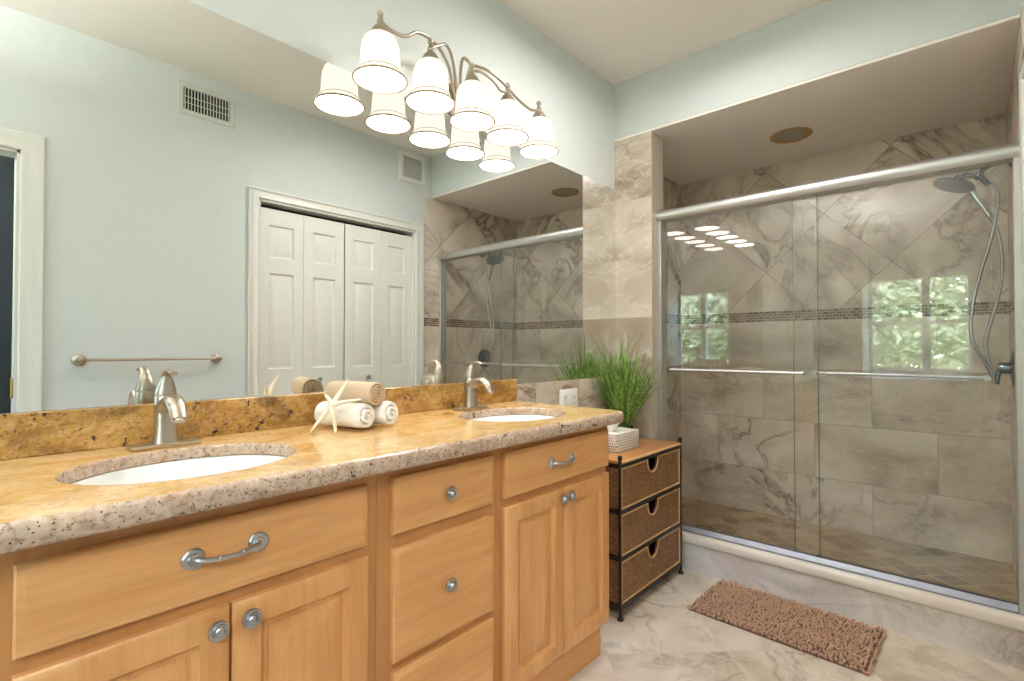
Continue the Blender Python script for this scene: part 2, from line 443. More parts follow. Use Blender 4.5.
def blades_mat():
    t = NT('grass_blade'); c = t.coord()
    sp = t.new('ShaderNodeSeparateXYZ'); t.link(c, sp.inputs[0])
    n = t.noise(t.mapping(c, scale=(60, 60, 3)), 1.5, 2).outputs[0]
    col = t.ramp(n, [(.3, lin(72, 108, 44)), (.5, lin(124, 160, 74)), (.72, lin(186, 208, 128))])
    t.link(col, t.b.inputs['Base Color']); t.set(t.b, Roughness=.45)
    tl = t.new('ShaderNodeBsdfTranslucent'); t.link(col, tl.inputs[0])
    mx = t.new('ShaderNodeMixShader'); mx.inputs[0].default_value = .3; t.link(t.b.outputs[0], mx.inputs[1]); t.link(tl.outputs[0], mx.inputs[2]); t.link(mx.outputs[0], t.out.inputs[0])
    return t.m
M['blades'] = blades_mat()

def dots_mat():
    t = NT('dotted_white_cover'); c = t.coord()
    sp = t.new('ShaderNodeSeparateXYZ'); t.link(c, sp.inputs[0])
    P = .0125
    sx = t.math('ADD', sp.outputs[0], sp.outputs[1])
    rowf = t.math('DIVIDE', sp.outputs[2], P)
    row = t.math('FLOOR', rowf)
    xs = t.math('ADD', t.math('DIVIDE', sx, P), t.math('MULTIPLY', t.math('MODULO', row, 2.0), .5))
    fx = t.math('SUBTRACT', t.math('FRACT', xs), .5); fz = t.math('SUBTRACT', t.math('FRACT', rowf), .5)
    d = t.math('SQRT', t.math('ADD', t.math('MULTIPLY', fx, fx), t.math('MULTIPLY', fz, fz)))
    col = t.mix(t.ramp(d, [(.22, 1), (.3, 0)]), lin(224, 218, 208), lin(120, 104, 96))
    t.link(col, t.b.inputs['Base Color']); t.set(t.b, Roughness=.45); return t.m
M['dots'] = dots_mat()
M['tissue'] = plain('tissue_paper', (244, 244, 242), .9, var=.01)
M['lens'] = plain('frosted_downlight_lens', (150, 148, 136), .4)
M['gold_trim'] = plain('bronze_gold_ring', (176, 140, 84), .45, .3)
M['grille'] = plain('pale_grille', (206, 208, 200), .5, var=.02)
M['pot'] = plain('dark_glazed_pot', (40, 38, 36), .25)
M['bark'] = plain('bark', (96, 76, 58), .9, bump=.5, bscale=40, var=.2)
M['lawn'] = plain('lawn', (92, 120, 62), .95, bump=.5, bscale=60, var=.2)
def leaf(name, a, b):
    t = NT(name); n = t.noise(t.coord(), 3.5, 3).outputs[0]
    col = t.ramp(n, [(.35, lin(*a)), (.65, lin(*b))]); t.link(col, t.b.inputs['Base Color']); t.set(t.b, Roughness=.5)
    tl = t.new('ShaderNodeBsdfTranslucent'); t.link(col, tl.inputs[0])
    mx = t.new('ShaderNodeMixShader'); mx.inputs[0].default_value = .4; t.link(t.b.outputs[0], mx.inputs[1]); t.link(tl.outputs[0], mx.inputs[2]); t.link(mx.outputs[0], t.out.inputs[0]); return t.m
M['leaf'] = leaf('tree_leaf', (150, 166, 134), (208, 215, 190))

# ------------------------------------------------------------------ the room shell
struct('floor', MB().box(XK, 2.60, YR - .1, YW + .05, -.08, 0), M['floor'], 'beige marbled stone tile floor laid on the diagonal', 0)
struct('ceiling', MB().box(XK - .1, XP + .06, YR - .1, YW + .1, ZC, ZC + .08), M['ceil'], 'plain warm white ceiling above the vanity', 0)
struct('wall_left', MB().box(XK - .1, XP + .02, YW, YW + .1, 0, ZC), M['wall'], 'pale aqua wall behind the mirror and vanity light', 0)
# opposite wall with the entry and the closet openings
EX0, EX1, EZ = -.62, .205, 2.02
CX0, CX1, CZ = 1.222, 2.366, 2.03
w = MB()
w.box(XK - .1, EX0, YR - .1, YR, 0, ZC); w.box(EX0, EX1, YR - .1, YR, EZ, ZC); w.box(EX1, CX0, YR - .1, YR, 0, ZC)
w.box(CX0, CX1, YR - .1, YR, CZ, ZC); w.box(CX1, XB + .1, YR - .1, YR, 0, ZC)
struct('wall_right', w, M['wall'], 'pale aqua wall opposite the mirror with towel bar and closet', 0)
# wall behind the camera with a deep window alcove
AY0, AY1, AZ0, AZ1, AX = -.01, .83, .84, 2.14, XK - .5
w = MB()
w.box(XK - .1, XK, YR - .1, AY0, 0, ZC); w.box(XK - .1, XK, AY1, YW + .1, 0, ZC)
w.box(XK - .1, XK, AY0, AY1, 0, AZ0); w.box(XK - .1, XK, AY0, AY1, AZ1, ZC)
struct('wall_back', w, M['wall'], 'pale aqua wall holding the window alcove', 0)
w = MB()
w.box(AX - .05, XK - .1, AY1, AY1 + .06, AZ0 - .05, AZ1 + .06); w.box(AX - .05, XK - .1, AY0 - .06, AY0, AZ0 - .05, AZ1 + .06)
w.box(AX - .05, XK - .1, AY0, AY1, AZ1, AZ1 + .06); w.box(AX - .05, XK - .1, AY0, AY1, AZ0 - .05, AZ0)
struct('wall_alcove', w, M['white'], 'white painted reveal and sill around the window', 0)
# window: frame with a thick mullion and a meeting rail
win = MB(); wx0, wx1 = AX - .04, AX
WZ0, WZ1, WY0, WY1 = .84, 2.14, -.01, .83
win.box(wx0, wx1, WY1 - .03, WY1, WZ0, WZ1); win.box(wx0, wx1, WY0, WY0 + .03, WZ0, WZ1)
win.box(wx0, wx1, WY0, WY1, WZ0, WZ0 + .09); win.box(wx0, wx1, WY0, WY1, 1.87, WZ1)
win.box(wx0, wx1 + .02, .31, .375, WZ0, WZ1); win.box(wx0, wx1 + .01, WY0, WY1, 1.395, 1.43)
wf = struct('window_1', win, M['white'], 'white framed window with four lights seen reflected in the shower glass', 0)
obj('pane', MB().box(wx0 + .015, wx0 + .02, WY0, WY1, WZ0, WZ1), M['pane'], wf, 0)
# shower shell
struct('wall_stub', MB().box(XP, 2.662, YP, YW + .12, 0, ZS), M['tile_stub'], 'narrow stone tiled wall end left of the shower door', 0)
struct('wall_shower_left', MB().box(2.655, XB + .1, 1.545, 1.615, 0, ZS + .01), M['tile_side'], 'stone tiled left wall inside the shower', 0)
struct('wall_front', MB().box(XB, XB + .1, YR - .1, 1.6, 0, ZS + .01), M['tile_back'], 'stone tiled back wall of the shower with mosaic band', 0)
struct('wall_shower_right', MB().box(2.452, XB + .05, YR, YR + .008, 0, ZS), M['tile_side'], 'stone tiled right wall holding the shower valve', 0)
struct('wall_bulkhead', MB().box(XP, 2.64, YR - .1, YW + .1, ZS + .012, ZC + .04, .006), M['wall'], 'pale aqua bulkhead above the shower', 35)
struct('ceiling_shower', MB().box(XP + .002, XB + .1, YR, 1.6, ZS, ZS + .012), M['ceil'], 'lowered ceiling over the shower', 0)
struct('floor_shower', MB().box(2.66, XB, YR, 1.55, 0, .082), M['shower_floor'], 'brown diagonal mosaic shower floor', 0)
struct('trim_1', MB().box(2.567, 2.69, YR + .008, YP, 0, .14), M['tile_curb'], 'marbled tile face of the shower curb', 0)
struct('trim_2', MB().box(2.556, 2.70, YR + .008, YP, .136, .185, .014, 3), M['cap'], 'rounded cream stone cap on the shower curb')
struct('trim_3', MB().box(1.668, XP, YW - .010, YW, 0, .985), M['tile_strip'], 'stone tile strip under the mirror beside the vanity', 0)
struct('baseboard_right', MB().box(.29, 1.16, YR, YR + .012, 0, .09, .003), M['white'], 'white baseboard under the towel bar')

# casings and the spaces behind the two openings
def casing(name, x0, x1, z1, label, wd=.08):
    m = MB()
    prof = [(0, 0), (.012, .0), (.016, .004), (.016, .02), (.012, .03), (.014, .05), (.02, .06), (.02, wd - .004), (.016, wd), (0, wd)]   # (proud, outwards)
    def path(p, o): # U-shaped sweep
        return [(x0 - o, YR + p, 0), (x0 - o, YR + p, z1 + o), (x1 + o, YR + p, z1 + o), (x1 + o, YR + p, 0)]
    cols = [path(p, o) for p, o in prof]
    vs = [[m.bm.verts.new(q) for q in c] for c in cols]
    for a, b in zip(vs, vs[1:] + vs[:1]):
        for i in range(3): m.bm.faces.new((a[i], a[i + 1], b[i + 1], b[i]))
    m.box(x0, x0 + .012, YR - .1, YR + .004, 0, z1); m.box(x1 - .012, x1, YR - .1, YR + .004, 0, z1); m.box(x0, x1, YR - .1, YR + .004, z1 - .012, z1)
    return struct(name, m, M['white'], label)
e = casing('trim_4', EX0, EX1, EZ, 'white casing around the entry doorway')
hg = MB().box(EX1 - .016, EX1 - .0125, YR - .06, YR - .004, .925, 1.01).lathe([(.005, .922), (.005, 1.013)], (EX1 - .016, YR - .002, 0), seg=10)
tag(obj('hinge', hg, M['brass'], e), 'brass hinge')
casing('trim_5', CX0, CX1, CZ, 'white casing around the closet', .054)
HX0, HX1, HY = -1.3, 1.0, -1.7
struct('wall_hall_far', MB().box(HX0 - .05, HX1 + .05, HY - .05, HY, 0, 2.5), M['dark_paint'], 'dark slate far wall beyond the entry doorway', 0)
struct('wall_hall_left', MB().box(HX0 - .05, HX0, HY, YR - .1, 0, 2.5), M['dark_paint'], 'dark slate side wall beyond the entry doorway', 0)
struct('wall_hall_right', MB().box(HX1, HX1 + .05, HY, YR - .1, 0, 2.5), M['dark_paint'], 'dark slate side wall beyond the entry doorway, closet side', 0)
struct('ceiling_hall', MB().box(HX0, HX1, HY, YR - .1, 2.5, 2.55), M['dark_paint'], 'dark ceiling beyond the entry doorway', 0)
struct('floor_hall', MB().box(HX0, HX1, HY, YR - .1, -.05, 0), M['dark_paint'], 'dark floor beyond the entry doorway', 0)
w = MB()
w.box(CX0 - .1, CX1 + .1, -.85, -.8, 0, 2.3); w.box(CX0 - .15, CX0 - .1, -.85, YR - .1, 0, 2.3); w.box(CX1 + .1, CX1 + .15, -.85, YR - .1, 0, 2.3)
w.box(CX0 - .1, CX1 + .1, -.8, YR - .1, 2.3, 2.35); w.box(CX0 - .1, CX1 + .1, -.8, YR - .1, -.05, 0)
struct('wall_closet', w, M['void'], 'dark inside of the closet', 0)

# closet bifold doors
yd0 = YR - .03
lv = [(CX0 + .016, 1.512), (1.514, 1.794), (1.802, 2.084), (2.086, CX1 - .014)]
for k, (a, b) in enumerate(lv):
    m = MB(); TH = .032; za, zb = .012, CZ - .04
    ins = .062
    rows = [(.20, .84), (1.015, 1.60), (1.695, 1.892)]
    # slab front built as frame strips around three raised panels
    zs = [za] + [q for r in rows for q in r] + [zb]
    m.box(a, b, yd0 - TH, yd0 - .012, za, zb)
    m.box(a, a + ins, yd0 - .013, yd0, za, zb); m.box(b - ins, b, yd0 - .013, yd0, za, zb)
    for i in range(0, len(zs), 2): m.box(a + ins - .0005, b - ins + .0005, yd0 - .013, yd0, zs[i], zs[i + 1])
    for z0, z1 in rows:
        m.nested(a + ins, b - ins, z0, z1, yd0, [(0, .0), (.006, .010), (.012, .011), (.030, .004), (.034, .003)], 1, cap0=False)
    d = struct('door_%d' % (k + 1), m, M['door'], ['white bifold closet leaf next to the towel bar wall', 'white bifold closet leaf with a knob, second from the towel bar', 'white bifold closet leaf with a knob, nearer the shower', 'white bifold closet leaf next to the shower tile'][k])
    if k in (1, 2):
        kx = 1.615 if k == 1 else 1.972
        tag(obj('knob', MB().lathe([(.008, 0), (.007, .012), (.014, .02), (.016, .028), (.010, .034), (.001, .035)], (kx, yd0, .943), 'y', 16), M['pewter'], d), 'dark round knob')

# ------------------------------------------------------------------ mirror
mr = thing('wall_mirror', 'large frameless mirror running the length of the wall above the backsplash', 'mirror', (1.26, YW, .985))
obj('silvered_glass', MB().box(.0, XP - .002, YW - .006, YW, .985, 2.039), M['mirror'], mr, 0)

# ------------------------------------------------------------------ vanity cabinets
YD = .996; YF = 1.016
DT = .020
def edge_front(x0, x1, z0, z1, b=.012):
    return MB().nested(x0, x1, z0, z1, YD, [(0, DT - .0005), (0, .007), (.003, .004), (.006, .0035), (b, .0), (b + .001, 0)])
def panel_door(x0, x1, z0, z1):
    return MB().nested(x0, x1, z0, z1, YD, [(0, DT - .0005), (0, .006), (.003, .003), (.008, .001), (.012, 0), (.049, 0), (.0505, .007), (.059, .0130), (.066, .0130), (.067, .0105), (.099, .0022), (.1005, .0010)])
def knob_mb(x, z):
    return MB().lathe([(.006, .002), (.006, -.010), (.0165, -.013), (.0175, -.017), (.0165, -.020), (.013, -.0195), (.0125, -.021), (.0115, -.0235), (.0085, -.0225), (.008, -.024), (.005, -.0265), (.001, -.027)], (x, YD, z), 'y', 24)
def pull_mb(x0, x1, z):
    m = MB()
    for x in (x0, x1):
        s_ = 1 if x == x0 else -1
        R = []
        for k, (sc, dy) in enumerate([(1, .001), (1, -.003), (.86, -.0055), (.6, -.006), (.5, -.009), (.2, -.011)]):
            R.append([(x + sc * (.016 if math.cos(a) * s_ > 0 else .021) * math.cos(a), YD + dy, z + sc * .0185 * math.sin(a)) for a in [2 * PI * i / 18 for i in range(18)]])
        m.rings(R)
    xm = (x0 + x1) / 2
    pts = spline([(x0, YD - .006, z), (x0 + .005, YD - .016, z), (x0 + .020, YD - .023, z - .0015), (xm, YD - .026, z - .003), (x1 - .020, YD - .023, z - .0015), (x1 - .005, YD - .016, z), (x1, YD - .006, z)], 6)
    n = len(pts)
    m.tube(pts, [.0068 - .0026 * math.sin(PI * i / (n - 1)) for i in range(n)], 10)
    for xx in (x0 + .032, x1 - .032): m.sphere((xx, YD - .0245, z - .0025), .0062, (.7, 1, 1), 10, 7)
    return m
ZK = .134; ZTOP = .8725; ZSINK = .70
def cabinet(x0, x1, label, cat='cabinet'):
    t = thing('vanity_cabinet', label, cat, ((x0 + x1) / 2, YF, 0))
    m = MB()
    m.box(x0, x1, YF, YF + .010, ZK, ZTOP)
    m.box(x0, x0 + .018, YF + .010, YW - .012, ZK, ZTOP); m.box(x1 - .018, x1, YF + .010, YW - .012, ZK, ZTOP)
    m.box(x0 + .018, x1 - .018, YF + .010, YW - .012, ZK, ZK + .018); m.box(x0 + .018, x1 - .018, YW - .02, YW - .012, ZK + .018, ZTOP)
    obj('carcass', m, M['wood_frame'], t, 0)
    tk = MB().box(x0, x1, 1.039, 1.057, 0.001, ZK)
    tk.box(x0, x0 + .018, 1.057, YW - .02, 0.001, ZK); tk.box(x1 - .018, x1, 1.057, YW - .02, 0.001, ZK)
    obj('toe_kick', tk, M['wood_x'], t, 0)
    return t
def drawer(t, x0, x1, z0, z1, knob=None, pull=None):
    d = obj('drawer_front', edge_front(x0, x1, z0, z1), M['wood_x'], t)
    if knob: obj('knob', knob_mb(*knob), M['pewter'], d)
    if pull: obj('pull_handle', pull_mb(*pull), M['pewter'], d)
def door(t, x0, x1, z0, z1, knob):
    d = obj('door', panel_door(x0, x1, z0, z1), M['wood_z'], t)
    obj('knob', knob_mb(*knob), M['pewter'], d)
c = cabinet(.02, .6605, 'maple sink cabinet under the nearer sink with a wide drawer front and two doors')
drawer(c, .065, .631, .704, .838, pull=(.288, .391, .781))
door(c, .065, .347, .150, .679, (.322, .650)); door(c, .351, .633, .150, .679, (.377, .650))
c = cabinet(.6615, 1.0545, 'maple drawer cabinet with three drawers between the two sink cabinets')
drawer(c, .699, 1.033, .707, .842, knob=(.859, .776)); drawer(c, .699, 1.033, .410, .676, knob=(.859, .545)); drawer(c, .699, 1.033, .150, .389, knob=(.859, .270))
c = cabinet(1.0555, 1.645, 'maple sink cabinet under the farther sink beside the wicker chest')
drawer(c, 1.080, 1.643, .708, .842, pull=(1.293, 1.398, .777))
door(c, 1.080, 1.3605, .139, .684, (1.343, .656)); door(c, 1.3635, 1.643, .139, .684, (1.382, .657))

# ------------------------------------------------------------------ countertop with two oval cut-outs
SINKS = [(.335, 1.190), (1.325, 1.190)]; SA, SB = .207, .166
CT = thing('countertop', 'polished golden granite countertop on the maple vanity', 'countertop', (.85, 1.24, ZT - .04))
X0c, X1c, Y0c, Y1c, NR = 0.0, 1.672, .935, YW - .001, .012
def ell(cx, cy, a, b, n=64): return [(cx + a * math.cos(2 * PI * i / n), cy + b * math.sin(2 * PI * i / n)) for i in range(n)]
def arc_corner(x1, y0, r, n=8): return [(x1 - r + r * math.sin(PI / 2 * i / n), y0 + r - r * math.cos(PI / 2 * i / n)) for i in range(n + 1)]
RC = .035
front = [(X0c, Y0c + NR)] + [(X0c + .1 * i, Y0c + NR) for i in range(1, 16)] + arc_corner(X1c - NR, Y0c + NR, RC) + [(X1c - NR, Y1c)]
outline = front + [(X0c, Y1c)]
def slab(z0, z1):
    m = MB(); bm = m.bm
    def loop(pts, z):
        vs = [bm.verts.new((x, y, z)) for x, y in pts]
        return vs, [bm.edges.new((vs[i], vs[(i + 1) % len(vs)])) for i in range(len(vs))]
    edges = []; loops = []
    for pts in [outline] + [ell(cx, cy, SA, SB) for cx, cy in SINKS]:
        v, e_ = loop(pts, z1); loops.append(v); edges += e_
    r = bmesh.ops.triangle_fill(bm, edges=edges, use_beauty=True, use_dissolve=False)
    top = [f for f in r['geom'] if isinstance(f, bmesh.types.BMFace)]
    # remove faces that fell inside the ovals
    kill = [f for f in top if any(((f.calc_center_median().x - cx) / SA) ** 2 + ((f.calc_center_median().y - cy) / SB) ** 2 < .97 for cx, cy in SINKS)]
    if kill: bmesh.ops.delete(bm, geom=kill, context='FACES')
    low = {}
    for lp in loops:
        for v in lp: low[v] = bm.verts.new((v.co.x, v.co.y, z0))
    for f in [f for f in bm.faces]:
        bm.faces.new([low[v] for v in reversed(f.verts)])
    lp = loops[0]
    for i in range(len(lp)):
        a, b = lp[i], lp[(i + 1) % len(lp)]; bm.faces.new((a, b, low[b], low[a]))
    return m
obj('slab', slab(ZT - .028, ZT), M['granite'], CT, 20)
# speckled nose running along the front and the right end
prof = []
for k in range(13):
    a = PI / 2 - PI * k / 12
    ca, sa = math.cos(a), math.sin(a)
    prof.append((NR * abs(ca) ** .8, .02 * (1 if sa > 0 else -1) * abs(sa) ** .65))
R = []
for i, (x, y) in enumerate(front):
    p0 = Vector(front[max(i - 1, 0)]); p1 = Vector(front[min(i + 1, len(front) - 1)]); tg = (p1 - p0).normalized(); nx, ny = tg.y, -tg.x
    R.append([(x + nx * o, y + ny * o, ZT - .02 + z) for o, z in prof] + [(x - nx * .025, y - ny * .025, ZT - .04), (x - nx * .025, y - ny * .025, ZT - .0282), (x - nx * .0005, y - ny * .0005, ZT - .0281)])
tag(obj('edge', MB().rings(R), M['granite_edge'], CT, 50), 'speckled pinkish rounded granite edge')
for cx, cy in SINKS:
    R = []
    for da, z in [(.0, ZT + .0003), (-.002, ZT - .001), (-.0035, ZT - .006), (-.0035, ZT - .025), (0, ZT - .0278)]:
        R.append([(x, y, z) for x, y in ell(cx, cy, SA + da, SB + da)])
    tag(obj('sink_cutout', MB().rings(R, False, False), M['granite_edge'], CT, 50), 'speckled cut edge around the sink')
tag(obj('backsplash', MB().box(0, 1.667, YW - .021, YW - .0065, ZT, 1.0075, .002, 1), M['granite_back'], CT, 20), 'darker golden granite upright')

# ------------------------------------------------------------------ sinks
def sink(cx, cy, label):
    t = thing('sink', label, 'sink', (cx, cy, ZT - .19), 'undermount sinks')
    z = ZT - .0282
    prof = [(1.015, 0), (1.015, -.010), (.975, -.02), (.955, -.06), (.86, -.11), (.6, -.142), (.25, -.150), (.10, -.150), (.10, -.142), (.24, -.142), (.56, -.134), (.80, -.103), (.90, -.055), (.945, -.012), (.975, 0)]
    R = [[(cx + k * SA * math.cos(a), cy + k * SB * math.sin(a), z + d) for a in [2 * PI * i / 56 for i in range(56)]] for k, d in prof]
    R.append(R[0])
    obj('basin', MB().rings(R, False, False), M['porcelain'], t, 60)
    obj('drain', MB().lathe([(.019, -.147), (.019, -.142), (.023, -.139), (.021, -.137), (.015, -.138), (.013, -.141), (.001, -.1405)], (cx, cy, z), seg=24), M['nickel'], t)
    return t
s1 = sink(*SINKS[0], 'white oval undermount sink in front of the nearer faucet')
dup(s1, (SINKS[1][0], SINKS[1][1], ZT - .19), 'white oval undermount sink at the end of the counter nearest the wicker chest')

# ------------------------------------------------------------------ faucets
def faucet(x, y, label):
    t = thing('faucet', label, 'faucet', (x, y, ZT), 'single lever faucets')
    def oval(hx, hy, z, cy=0, e=2.4, n=28):
        r = []
        for i in range(n):
            a = 2 * PI * i / n; c_, s_ = math.cos(a), math.sin(a)
            r.append((x + hx * (1 if c_ > 0 else -1) * abs(c_) ** (2 / e), y + cy + hy * (1 if s_ > 0 else -1) * abs(s_) ** (2 / e), ZT + z))
        return r
    obj('deck_plate', MB().rings([oval(.070, .027, .0003, 0, 7), oval(.071, .028, .002, 0, 7), oval(.071, .028, .0085, 0, 7), oval(.068, .025, .0105, 0, 7)]), M['nickel'], t, 40)
    obj('body', MB().rings([oval(.027, .024, .0103), oval(.0255, .0225, .020), oval(.0235, .021, .045), oval(.0225, .0205, .075), oval(.0225, .021, .10, .001), oval(.0225, .0215, .1185, .001), oval(.0215, .0205, .120, .001)]), M['nickel'], t, 50)
    # spout: a flattened arm that leaves the front of the body, arches and drops to a blunt lip
    path = spline([(x, y - .002, ZT + .082), (x, y - .030, ZT + .104), (x, y - .060, ZT + .112), (x, y - .088, ZT + .100), (x, y - .108, ZT + .074)], 6)
    n = len(path)
    rr = [.0235 - .0065 * (i / (n - 1)) for i in range(n)]
    obj('spout', MB().tube(path, rr, 18, .62), M['nickel'], t, 50)
    obj('aerator', MB().tube([(x, y - .1065, ZT + .076), (x, y - .111, ZT + .069)], [.0125, .0115], 16, .7), M['nickel'], t, 40)
    # handle: domed cap drawn up into a lever that curls forward
    h_ = MB().rings([oval(.0222, .0212, .1215, .001), oval(.0224, .0214, .124, .001), oval(.0205, .0195, .134, .001), oval(.0165, .016, .148, -.001), oval(.0115, .012, .160, -.005), oval(.008, .009, .166, -.008)])
    lp = spline([(x, y + .001, ZT + .146), (x, y - .006, ZT + .164), (x, y - .022, ZT + .1755), (x, y - .044, ZT + .177), (x, y - .062, ZT + .172)], 6)
    n = len(lp)
    h_.tube(lp, [.0125 - .0045 * (i / (n - 1)) for i in range(n)], 14, .5)
    obj('lever_handle', h_, M['nickel'], t, 50)
    return t
f1 = faucet(.342, 1.400, 'brushed nickel faucet behind the nearer sink, left of the rolled towels')
dup(f1, (1.318, 1.400, ZT), 'brushed nickel faucet behind the farther sink, right of the rolled towels')

# ------------------------------------------------------------------ towels and starfish
def towel_roll(name, cx, cy, cz, R_, L, ang, turns, mat, label, group=None, seed=0, dome=.006):
    """spiral-wound roll whose axis is horizontal; (cx,cy,cz) is the middle of the end that faces the room"""
    rnd = random.Random(seed)
    t = thing(name, label, 'towel', (cx, cy, cz - R_), group)
    d = Vector((math.cos(ang), math.sin(ang), 0)); s_ = Vector((-d.y, d.x, 0)); up = Vector((0, 0, 1)); c0 = Vector((cx, cy, cz))
    N = int(turns * 26); r0 = .0035; pitch = (R_ - r0) / turns
    prof = []
    for i in range(N + 1):
        th = 2 * PI * turns * i / N; rm = r0 + pitch * th / (2 * PI)
        prof.append((th, rm))
    m = MB(); bm = m.bm
    stations = [0, .003, .009, .02, .05, L * .5, L - .05, L - .02, L - .009, L - .003, L]
    ph0 = -PI * .62 - 2 * PI * turns
    def ring(k, q):
        th, rm = prof[k]
        e_ = min(q, L - q)
        tail = min(1.0, (2 * PI * turns - th) / 1.1)
        rm = rm - pitch * .35 * (1 - tail)
        th_ = pitch * .498 * (.12 + .88 * tail) * (1 if e_ > .009 else (.55 + .45 * (e_ / .009) ** .5 if e_ > 0 else .5))
        squash = 1 + .012 * math.sin(q * 60 + seed) + .015 * mnoise.noise(Vector((th * .7, q * 20, seed)))
        bulge = -dome * (1 - (rm / R_) ** 2) if q == 0 else 0
        ph = th + ph0
        out = []
        for r in (rm - th_, rm + th_):
            r = max(r, .0008) * squash
            out.append(c0 + d * (q + bulge) + s_ * r * math.cos(ph) + up * r * math.sin(ph))
        return out
    G = [[[bm.verts.new(p) for p in ring(k, q)] for q in stations] for k in range(N + 1)]
    S = len(stations)
    for k in range(N):
        for j in range(S - 1):
            for w_ in (0, 1):
                bm.faces.new((G[k][j][w_], G[k + 1][j][w_], G[k + 1][j + 1][w_], G[k][j + 1][w_]))
        for j in (0, S - 1): bm.faces.new((G[k][j][0], G[k][j][1], G[k + 1][j][1], G[k + 1][j][0]))
    for k in (0, N):
        for j in range(S - 1): bm.faces.new((G[k][j][0], G[k][j][1], G[k][j + 1][1], G[k][j + 1][0]))
    obj('rolled_cloth', m, mat, t, 60)
    return t
TA = math.radians(104)
towel_roll('rolled_towel', .780, 1.258, ZT + .0375, .0368, .165, TA, 2.5, M['towel_white'], 'rolled white towel lying beside the starfish, under the beige roll', 'rolled white towels', 1, .016)
towel_roll('rolled_towel', .863, 1.262, ZT + .0375, .0368, .165, TA, 2.5, M['towel_white'], 'rolled white towel on the side away from the starfish, under the beige roll', 'rolled white towels', 2, .016)
towel_roll('rolled_towel', .818, 1.256, ZT + .0375 + .0607, .0345, .172, TA, 4, M['towel_beige'], 'rolled beige towel stacked on the two white towel rolls', None, 3)
t = thing('starfish', 'cream dried starfish propped against the rolled towels', 'starfish', (.70, 1.30, ZT))
m = MB()
SCx = Vector((.697, 1.283, ZT + .077))
for tip in [(.740, 1.275, ZT + .142), (.744, 1.218, ZT + .092), (.695, 1.262, ZT + .005), (.650, 1.312, ZT + .005), (.684, 1.300, ZT + .104)]:
    tip = Vector(tip); mid = (SCx + tip) / 2 + Vector((-.002, -.004, .002))
    p = spline([SCx, mid, tip], 7); n = len(p)
    m.tube(p, [.0115 * (1 - .72 * (i / (n - 1)) ** .9) for i in range(n)], 10, .75)
m.sphere(SCx, .0125, (1, .9, 1))
obj('body', m, M['star'], t, 60)

# ------------------------------------------------------------------ vanity light
LX = [.897, 1.096, 1.292, 1.485, 1.684]; LY, LZ = YW - .130, 1.985
vl = thing('vanity_light', 'brushed nickel five light fixture with bell shades above the mirror', 'light fixture', (1.31, YW, 2.06))
pl = MB()
R = []
for k, d in [(1, 0), (1.0, -.012), (.9, -.020), (.62, -.026), (.35, -.034), (.3, -.044), (.1, -.048)]:
    R.append([(1.312 + k * .050 * math.cos(a), YW + d, 2.108 + k * .066 * math.sin(a)) for a in [2 * PI * i / 28 for i in range(28)]])
obj('wall_plate', pl.rings(R), M['nickel'], vl)
arms = [
    [(1.290, 1.458, 2.10), (1.235, 1.43, 2.182), (1.165, 1.40, 2.212), (1.10, 1.38, 2.214), (1.039, 1.367, 2.200), (.989, LY, 2.162), (.935, LY, 2.158), (.897, LY, 2.168)],
    [(1.300, 1.456, 2.11), (1.24, 1.415, 2.205), (1.18, 1.38, 2.224), (1.135, 1.37, 2.198), (1.096, LY, 2.170)],
    [(1.312, 1.456, 2.12), (1.285, 1.42, 2.203), (1.272, 1.39, 2.220), (1.284, 1.37, 2.199), (1.292, LY, 2.168)],
    [(1.322, 1.456, 2.11), (1.322, 1.41, 2.187), (1.345, 1.385, 2.200), (1.385, 1.37, 2.188), (1.415, LY, 2.174), (1.445, LY, 2.157), (1.485, LY, 2.166)],
    [(1.332, 1.456, 2.10), (1.330, 1.42, 2.215), (1.36, 1.39, 2.222), (1.405, 1.37, 2.209), (1.469, LY, 2.190), (1.535, LY, 2.164), (1.613, LY, 2.146), (1.650, LY, 2.150), (1.684, LY, 2.166)]]
for a in arms: obj('arm', MB().tube(spline(a, 8), .0058, 10), M['nickel'], vl, 60)
